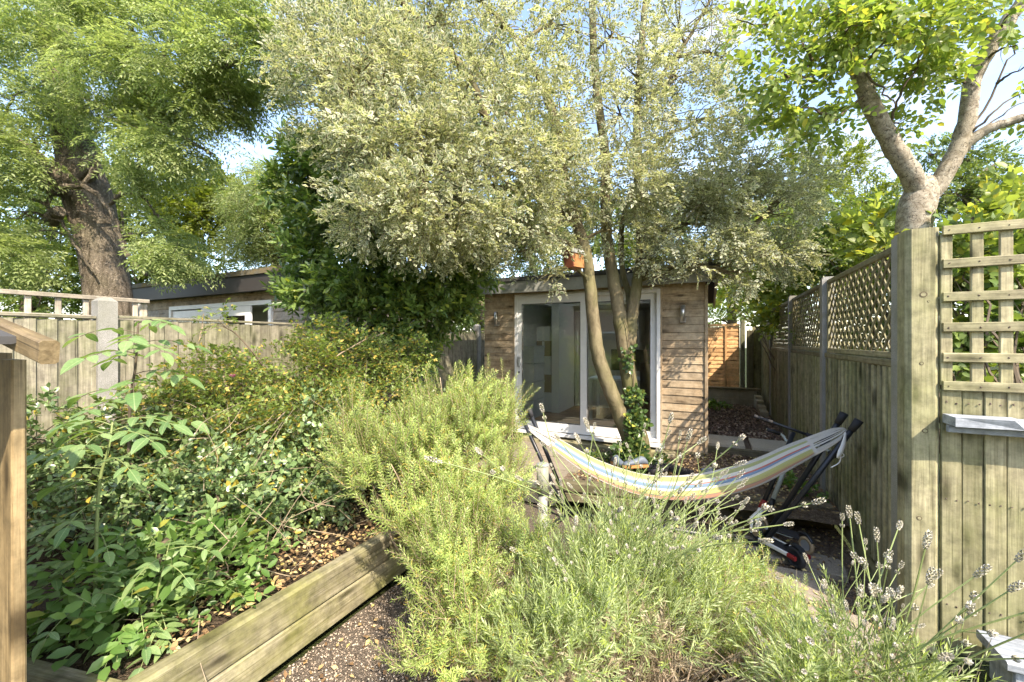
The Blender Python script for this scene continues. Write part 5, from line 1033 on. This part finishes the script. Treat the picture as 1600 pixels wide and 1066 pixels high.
# bramble-like fresh growth in the near corner
brm = [spray('o', 7, .17, .068, .036, .3, .9) for _ in range(4)]
shrub('bramble', 'fresh green leafy growth in the near corner of the raised bed', 'plant', [((-2.42, .98, .46), (.16, .2, .14), 40), ((-2.6, 1.05, .50), (.2, .22, .18), 54), ((-2.85, .9, .50), (.25, .2, .2), 46), ((-2.38, 1.3, .48), (.13, .2, .12), 26), ((-2.6, 1.35, .56), (.2, .2, .2), 30)], brm, ['l_bramble', 'green_stem'], (-2.6, 1.1, .3), .2, .6, -.8)
def leafy_shoots(parent, blobs, nleaf, L, mbs):
    pp, dd = scatter(blobs, -.9)
    for p_, d_ in zip(pp, mixdir(dd, .1, .6)):
        d_ = Vector(d_); p_ = Vector(p_); ln = .15; pts = [p_ + d_ * ln * s + Vector((0, 0, -.35 * ln * s * s)) for s in (0, .33, .66, 1)]
        mbs.tube(pts, [.0022, .002, .0018, .0012], 4); side = d_.cross(Vector((0, 0, 1))).normalized()
        for k in range(nleaf):
            s = .25 + .75 * k / (nleaf - 1); i = min(2, int(s * 3)); a = pts[i].lerp(pts[i + 1], s * 3 - i)
            dr = d_ * (1.4 if k == nleaf - 1 else .5) + (side * (1 if k % 2 else -1) if k < nleaf - 1 else Vector((0, 0, -.2))) + Vector((0, 0, random.uniform(-.3, .1)))
            place_leaf(parent, a, dr, (random.uniform(-.4, .4), random.uniform(-.5, .3), 1), L * random.uniform(.7, 1.15))
T = thing('bramble', (-2.6, 1.0, .3), 'arching leafy shoots with toothed leaves hanging over the near bed timber', 'plant'); mb = MB()
leafy_shoots(T, [((-2.42, .98, .50), (.17, .2, .14), 14), ((-2.6, 1.05, .58), (.2, .22, .18), 16), ((-2.85, .9, .56), (.25, .2, .2), 14), ((-2.5, 1.3, .58), (.2, .2, .16), 12)], 5, .085, mb); mb.build('stems', M['green_stem'], T, kind='stuff')
# bare twigs through the bed
tw = thing('dry_twigs', (-2.8, 2.0, .33), 'tangle of dry pale twigs poking out of the raised bed', 'twigs')
mb = MB()
for _ in range(260):
    x, y = rng.uniform(-3.7, -2.2), rng.uniform(1.0, 3.3); a = np.array([x, y, .34 + rng.uniform(0, .35 if x > -2.6 else .85)]); d = nrm(rng.normal(size=3) + np.array([0, 0, .5])); L = rng.uniform(.15, .5)
    limb(mb, [a, a + d * L * .5 + rng.normal(size=3) * .03, a + d * L + rng.normal(size=3) * .05], .0028, .0012, 4, 4)
mb.build('twigs', M['pale_twig'], tw, kind='stuff')

# ------------------------------------------------------------------ rosemary
def rosemary_spray(L, n, nl=.033, nw=.0046, droop=.0):
    pos, dirs, ups = [], [], []
    for i in range(n):
        s = .12 + .88 * i / n; an = i * 2.4; k = .35 + .6 * (i / n) ** 2
        pos.append([s * L, 0, -droop * s * s * L]); dirs.append([k, math.cos(an), math.sin(an)]); ups.append([-1, .2, .3])
    tp_ = (1 - .35 * np.linspace(0, 1, n) ** 3)
    return template('n', pos, dirs, ups, nl * tp_, np.full(n, nw), [((0, 0, 0), (L * .95, 0, -droop * L * .9))], .002)
rt = [rosemary_spray(l, n_, droop=dr) for l, n_, dr in ((.18, 46, .05), (.22, 54, .1), (.14, 38, .0), (.18, 46, .2))]
def rosemary(label, blobs, loc, stemsn=14, mat='l_rosem', sc=1.0, up=1.5):
    T = thing('rosemary_bush', loc, label, 'rosemary', 'rosemary bushes')
    mb = MB(); base = np.array(loc)
    for k in range(stemsn):
        c, r, _ = blobs[k % len(blobs)]; e = np.array(c) + rng.normal(size=3) * np.array(r) * .4; b0 = base + rng.normal(size=3) * np.array([.08, .08, 0])
        limb(mb, [b0, (b0 + e) / 2 + rng.normal(size=3) * .06 + np.array([0, 0, -.05]), e], .012, .003, 6, 6, .004)
    mb.build('stems', M['wood_stem'], T, True)
    pp, dd = scatter(blobs, -.40, 5.0, 2.4)
    top = rng.random(len(pp)) < .10; pp = np.vstack([pp, pp[top] + np.array([0, 0, .10]) + dd[top] * .05]); dd = np.vstack([dd, dd[top] * .3 + np.array([0, 0, .8])])
    cloud('needles', T, rt, pp, mixdir(dd, up, .38), [M[mat], M['wood_stem']], sc, upr=1); return T
rosemary('tall bright green rosemary bush in front of the studio corner', [B(*a) for a in [(730, 680, 3.0, .30, 330, 1.0), (770, 665, 3.1, .20, 130, 1.2), (690, 660, 3.0, .24, 200, 1.1), (650, 735, 2.75, .30, 260, 1.0), (585, 735, 2.7, .21, 160, .9), (720, 770, 2.7, .32, 300, .9), (560, 710, 2.75, .18, 90, 1.1), (700, 830, 2.4, .22, 180, .9), (780, 760, 2.8, .22, 140, .9), (640, 790, 2.5, .20, 130, .9), (660, 690, 2.8, .2, 120, 1.2), (740, 620, 3.05, .12, 40, 1.5), (545, 670, 2.8, .1, 22, 1.4), (690, 610, 3.0, .1, 24, 1.5), (790, 640, 3.1, .1, 24, 1.6)]], (-1.55, 2.35, 0), 26)
rosemary('lower spreading rosemary growth trailing over the gravel path', [B(*a) for a in [(730, 860, 2.15, .22, 190, .8), (690, 900, 2.0, .14, 80, .8), (780, 900, 2.0, .18, 110, .8), (740, 960, 1.85, .17, 90, .7), (680, 1030, 1.75, .14, 60, .6), (760, 1050, 1.7, .15, 60, .6), (800, 860, 2.2, .18, 90, .8)]], (-1.1, 1.85, 0), 16, sc=.9, up=1.0)
rosemary('dark rosemary shoots between the lavender and the scooters', [B(*a) for a in [(1130, 890, 2.6, .13, 70, .8), (1170, 930, 2.4, .16, 90, .8), (1120, 960, 2.3, .16, 80, .8), (1170, 1010, 2.0, .18, 100, .7), (1230, 1000, 2.2, .14, 60, .7), (1210, 950, 2.4, .12, 50, .7), (1260, 1050, 1.9, .14, 60, .7)]], (.15, 2.3, 0), 8, 'l_rosem', .8, 1.2)

# ------------------------------------------------------------------ lavender
def lav_spray(L, n, ll=.045, lw=.005):
    pos, dirs, ups = [], [], []
    for i in range(n):
        s = i / n; an = i * 2.2; pos.append([s * L, 0, 0]); k = .9 + .9 * s; dirs.append([k, math.cos(an), math.sin(an)]); ups.append([-1, .2, .3])
    return template('k', pos, dirs, ups, ll * (1 - .3 * np.linspace(0, 1, n) ** 2), np.full(n, lw), [((0, 0, 0), (L, 0, 0))], .0016)
lt = [lav_spray(.16, 22), lav_spray(.22, 26), lav_spray(.12, 18, .05, .006)]
def spike_mesh(i):
    """a stalk with its dry flower head, 1 m tall template cut to length"""
    mb = MB(); L = (.50, .62, .42, .55, .36, .48)[i]; bx_, by_ = ((.10, .02), (-.08, .05), (.05, -.09), (-.12, -.04), (.16, .03), (-.02, .12))[i]
    c = catmull([(0, 0, 0), (bx_ * .3, by_ * .3, L * .5), (bx_, by_, L)], 4); mb.tube(c, [.0024] * (len(c) - 1) + [.0019], 4); nst = len(mb.f)
    br_ = []
    if i in (0, 3, 5):
        k = 5; a = Vector(c[k]); 
        for sg in (-1, 1): e = a + Vector((sg * .03, .012 * sg, .055)); mb.tube([a, e], .0012, 4); br_.append((e, Vector((sg * .3, .1, 1)).normalized(), .022))
    nst = len(mb.f); top = Vector(c[-1]); d = (Vector(c[-1]) - Vector(c[-2])).normalized(); hl = (.045, .035, .055, .03, .05, .04)[i]
    for (p0, dd_, h) in [(top, d, hl)] + br_ + ([(top - d * .03, d, .012)] if i % 2 else []):
        a = dd_.orthogonal().normalized(); b = dd_.cross(a); rows = max(3, int(h / .007))
        for r_ in range(rows):
            for q in range(5):
                an = q * 1.257 + r_ * .6; rr = .0088 * math.sin(math.pi * (r_ + .8) / (rows + .8)) ** .5; o_ = a * math.cos(an) + b * math.sin(an); base = p0 + dd_ * (h * r_ / rows)
                t_ = a * -math.sin(an) + b * math.cos(an)
                mb.addv([base, base + o_ * rr + t_ * .0045 + dd_ * .002, base + o_ * rr * 1.15 + dd_ * .0085, base + o_ * rr - t_ * .0045 + dd_ * .002], [(0, 1, 2, 3)])
    me = mb.mesh('flower_stem'); me.materials.append(M['green_stem']); me.materials.append(M['flower'])
    mi = [0] * nst + [1] * (len(me.polygons) - nst); me.polygons.foreach_set('material_index', mi)
    at = me.attributes.new('vc', 'FLOAT_COLOR', 'POINT'); at.data.foreach_set('color', np.stack([np.zeros(len(me.vertices)), rng.random(len(me.vertices)), np.zeros(len(me.vertices)), np.ones(len(me.vertices))], 1).astype(np.float32).ravel()); return me
SPK = [spike_mesh(i) for i in range(6)]
def stalk(parent, base, tip, k=None):
    me = SPK[k if k is not None else random.randrange(6)]; h = max(v.co.z for v in me.vertices)
    d = Vector(tip) - Vector(base); q = Vector((0, 0, 1)).rotation_difference(d.normalized()); s = d.length / h; hs_ = min(s, 1.2, .36 + .38 * math.hypot(tip[0], tip[1]))
    Mx = Matrix.Translation(Vector(base)) @ q.to_matrix().to_4x4() @ Matrix.Rotation(random.uniform(0, 6.3), 4, 'Z') @ Matrix.Diagonal((hs_, hs_, s, 1))
    add('flower_stem', me, parent, Mx)
def lavender(label, loc, blobs, stalks, dry=True, nw=26):
    T = thing('lavender_bush', loc, label, 'lavender', 'lavender bushes')
    base = np.array(loc); mb = MB()
    for k in range(nw):
        an = rng.uniform(0, 6.28); r_ = rng.uniform(.15, .5); e = base + np.array([math.cos(an) * r_, math.sin(an) * r_, rng.uniform(.2, .42)]); b0 = base + rng.normal(size=3) * np.array([.06, .06, 0])
        limb(mb, [b0, b0 * .4 + e * .6 + np.array([0, 0, -.06]) + rng.normal(size=3) * .03, e], .009, .003, 6, 5, .004)
    mb.build('woody_stems', M['wood_stem'], T, True)
    pp, dd = scatter(blobs, -.35, 5, 2.0); cloud('leaves', T, lt, pp, mixdir(dd, 1.1, .45), [M['l_lav'], M['green_stem']], 1.0, upr=1)
    if dry:
        db = [(c - np.array([0, 0, .16]), r, int(n_ * .4)) for c, r, n_ in blobs]; pp, dd = scatter(db, -.7, 4, 2.0); pp[:, 2] = np.maximum(pp[:, 2], .05); cloud('dry_leaves', T, lt, pp, mixdir(dd, .6, .6), [M['l_dry'], M['wood_stem']], .9, upr=1)
    mb = MB()
    for k in range(nw * 9):
        an = rng.uniform(0, 6.28); r_ = rng.uniform(.1, .62); hh_ = rng.uniform(.25, .62); e = base + np.array([math.cos(an) * r_, math.sin(an) * r_, hh_]); b0 = base + np.array([math.cos(an) * r_ * .3, math.sin(an) * r_ * .3, .03])
        limb(mb, [b0, b0 * .5 + e * .5 + rng.normal(size=3) * .035, e + rng.normal(size=3) * .03], .0026, .0011, 3, 4)
    mb.build('straw_stems', M['pale_twig'], T, kind='stuff')
    for b_, t_ in stalks: stalk(T, b_, t_)
    return T
lb1 = [B(a[0], a[1] + 70, a[2], a[3] * .9, int(a[4] * .52), a[5]) for a in [(900, 830, 2.05, .24, 260, .8), (980, 820, 2.05, .26, 300, .8), (1060, 830, 2.1, .25, 260, .8), (850, 900, 1.8, .22, 220, .8), (940, 890, 1.75, .24, 260, .8), (1030, 900, 1.8, .24, 240, .8), (1100, 880, 2.0, .2, 160, .8), (830, 820, 2.2, .18, 120, .8), (880, 960, 1.6, .18, 120, .7), (1120, 830, 2.3, .18, 100, .8), (980, 780, 2.3, .2, 130, 1.0), (800, 950, 1.65, .14, 60, .8)]]
s1_ = []
c0_ = P(970, 860, 1.95)
for (px, py, d) in [(930, 655, 1.7), (985, 660, 1.75), (1046, 670, 1.6), (975, 680, 1.9), (868, 705, 1.8), (940, 705, 1.9), (1010, 690, 2.0), (1062, 690, 2.1), (1110, 650, 1.5), (903, 700, 1.8), (960, 720, 1.85), (1028, 722, 1.9), (1085, 735, 2.0), (845, 735, 1.8), (882, 735, 2.1), (915, 745, 1.9), (1000, 740, 2.0), (1140, 730, 1.7), (1160, 765, 1.8), (1060, 750, 2.1), (830, 720, 1.9), (1115, 775, 1.9), (1035, 655, 2.1), (960, 690, 2.1), (1093, 690, 1.9), (1130, 690, 1.65), (805, 660, 1.7), (690, 680, 1.55), (720, 705, 1.7), (1240, 730, 1.6), (1228, 790, 1.7), (1000, 660, 2.2), (895, 665, 2.2)]:
    t_ = P(px, py, d); b_ = c0_ + (t_ - c0_) * .35 + rng.normal(size=3) * .05; b_[2] = min(b_[2], t_[2] - .18); s1_.append((b_, t_))
for _ in range(80):
    px, py, d = rng.uniform(830, 1180), rng.uniform(725, 850), rng.uniform(1.6, 2.3); t_ = P(px, py, d); b_ = c0_ + (t_ - c0_) * .5; b_[2] = t_[2] - rng.uniform(.2, .4); s1_.append((b_ + rng.normal(size=3) * .05, t_))
lavender('large woody lavender bush in the middle foreground below the hammock', tuple((-.33, 1.85, 0)), lb1, s1_, True, 44)
lb2 = [B(*a) for a in [(1340, 1045, 1.55, .14, 100, .7), (1290, 1055, 1.55, .12, 70, .7), (1390, 1055, 1.5, .10, 50, .7), (1345, 1000, 1.7, .10, 34, .9), (1250, 1075, 1.5, .12, 50, .7), (1430, 1090, 1.4, .10, 30, .7)]]
s2_ = []; c0_ = P(1340, 1090, 1.55)
for (px, py, d) in [(1218, 910, 1.4), (1290, 940, 1.4), (1310, 890, 1.6), (1330, 895, 1.55), (1337, 890, 1.5), (1284, 800, 1.8), (1350, 805, 1.8), (1384, 812, 1.7), (1430, 850, 1.6), (1378, 910, 1.55), (1370, 930, 1.5), (1300, 960, 1.5), (1462, 845, 1.5), (1436, 905, 1.4), (1500, 838, 1.4), (1555, 918, 1.2), (1590, 870, 1.2), (1575, 910, 1.25), (1598, 905, 1.2), (1450, 890, 1.4), (1578, 1000, 1.1), (1380, 850, 1.7), (1360, 860, 1.7), (1405, 860, 1.6), (1240, 1000, 1.4), (1230, 970, 1.5), (1275, 985, 1.5), (1310, 1000, 1.4), (1350, 990, 1.4), (1497, 940, 1.3), (1455, 1015, 1.3), (1270, 870, 1.8), (1320, 940, 1.6), (1410, 800, 1.75), (1190, 960, 1.5), (1535, 960, 1.25)]:
    t_ = P(px, py, d); b_ = c0_ + (t_ - c0_) * .15 + rng.normal(size=3) * .04; b_[2] = min(b_[2], t_[2] - .2); s2_.append((b_, t_))
for _ in range(24):
    px, py, d = rng.uniform(1200, 1480), rng.uniform(880, 1020), rng.uniform(1.35, 1.8); t_ = P(px, py, d); b_ = c0_ + (t_ - c0_) * .3; b_[2] = t_[2] - rng.uniform(.15, .35); s2_.append((b_ + rng.normal(size=3) * .04, t_))
lavender('smaller lavender with long flower stalks in front of the thick post', tuple((c0_[0], c0_[1], 0)), lb2, s2_, True, 16)

# ------------------------------------------------------------------ low weeds, litter, gravel
wd = [spray('o', 5, .07, .042, .036, .2, .8, True) for _ in range(3)]
def weeds(label, blobs, mat='l_bramble', sc=1.0):
    T = thing('weed', tuple(np.array([blobs[0][0][0], blobs[0][0][1], max(0, blobs[0][0][2] - .08)])), label, 'weeds', 'low weeds')
    pp, dd = scatter(blobs, -.9); cloud('leaves', T, wd, pp, mixdir(dd, .8, .6), [M[mat], M['green_stem']], sc, upr=.4)
    mb = MB()
    for p_ in pp[::3]: mb.tube([(p_[0], p_[1], p_[2] - .1), tuple(p_)], .0015, 4)
    mb.build('stems', M['green_stem'], T, kind='stuff')
def gb(x, y, z, r, n, h=.06): return (np.array([x, y, z]), (r, r, h), n)
weeds('patch of strawberry like leaves between the slabs and the lavender', [gb(.38, 2.35, .06, .16, 46), gb(.25, 2.15, .06, .14, 36), gb(.55, 2.2, .05, .1, 20), gb(.62, 1.95, .05, .16, 40), gb(.45, 1.8, .06, .18, 50), gb(.75, 2.15, .05, .14, 34), gb(.5, 2.5, .05, .12, 22)])
weeds('small weed by the scooter front wheel', [gb(.30, 3.35, .06, .07, 12), gb(.2, 3.5, .05, .06, 8)])
weeds('little weed growing in front of the scooter rear wheel', [gb(.58, 2.9, .04, .06, 10)])
weeds('creeping weed on the bark below the block wall', [gb(.15, 10.0, .32, .35, 60), gb(.0, 9.5, .32, .2, 20)], sc=1.2)
weeds('fresh weed on the tree bed near the fence', [gb(.75, 5.2, .24, .12, 18), gb(.9, 4.95, .24, .1, 14), gb(.55, 5.6, .24, .08, 8)])
weeds('dark ground ivy at the foot of the door threshold', [gb(-1.3, 5.1, .23, .2, 50), gb(-.9, 4.7, .23, .14, 26), gb(-.5, 5.3, .23, .12, 14)], 'l_ivy')
weeds('weeds under the lavender near the thick post', [gb(.85, 2.3, .05, .16, 34), gb(.7, 1.7, .06, .2, 34), gb(.3, 1.5, .06, .2, 34)])
def litter(name, rects, mat, kind_, L, W, flat=.25):
    pos = []
    for (x0, x1, y0, y1, z, n_) in rects:
        p = np.stack([rng.uniform(x0, x1, n_), rng.uniform(y0, y1, n_), np.full(n_, z)], 1); k = wob(p, 3.0) + rng.normal(size=n_) * .5 > -.5; pos.append(p[k])
    pos = np.vstack(pos); d = rng.normal(size=pos.shape); d[:, 2] *= flat
    tpl = [template(kind_, [[0, 0, 0]], [[1, 0, .05]], [[0, 0, 1]], L, W), template(kind_, [[0, 0, 0]], [[1, 0, .2]], [[.2, .2, 1]], L * .7, W * .9)]
    pos[:, 2] += rng.uniform(0, .012, len(pos))
    cloud(name, None, tpl, pos, nrm(d), [M[mat]], 1.0, upr=.35)
litter('fallen_leaves', [(-3.4, -2.14, .9, 3.9, .355, 5200), (-.3, 1.05, 1.8, 4.65, .02, 2600), (-1.4, 1.05, 4.4, 6.2, .215, 4200), (-2.0, -1.1, .3, 2.6, .02, 520), (-.9, -.1, 2.6, 4.2, .02, 500)], 'litter', 'd', .04, .022)
litter('bark_chips', [(-.05, 1.0, 6.9, 10.4, .31, 5200), (-1.2, 1.0, 5.0, 6.2, .21, 1600)], 'mulch_chip', 'k', .05, .03)
# gravel: small faceted stones on the path
n_ = 15000; p = np.stack([rng.uniform(-2.03, -.95, n_), rng.uniform(.2, 3.2, n_), np.full(n_, .004)], 1)
oc = np.array([(1, 0, 0), (-.9, .1, 0), (.1, .8, .05), (-.1, -.85, 0), (0, .05, .6), (0, 0, -.5)]) * .0065; of = np.array([(0, 2, 4), (2, 1, 4), (1, 3, 4), (3, 0, 4), (2, 0, 5), (1, 2, 5), (3, 1, 5), (0, 3, 5)])
cloud('gravel', None, [(oc, of, np.zeros(6), np.zeros(6, int), np.zeros(8, int))], p, nrm(rng.normal(size=(n_, 3)) * np.array([1, 1, .3])), [M['pebbles']], rng.uniform(.5, 1.4, n_), upr=.3)
print('cloud triangles', NTRI, 'objects', len(bpy.data.objects))
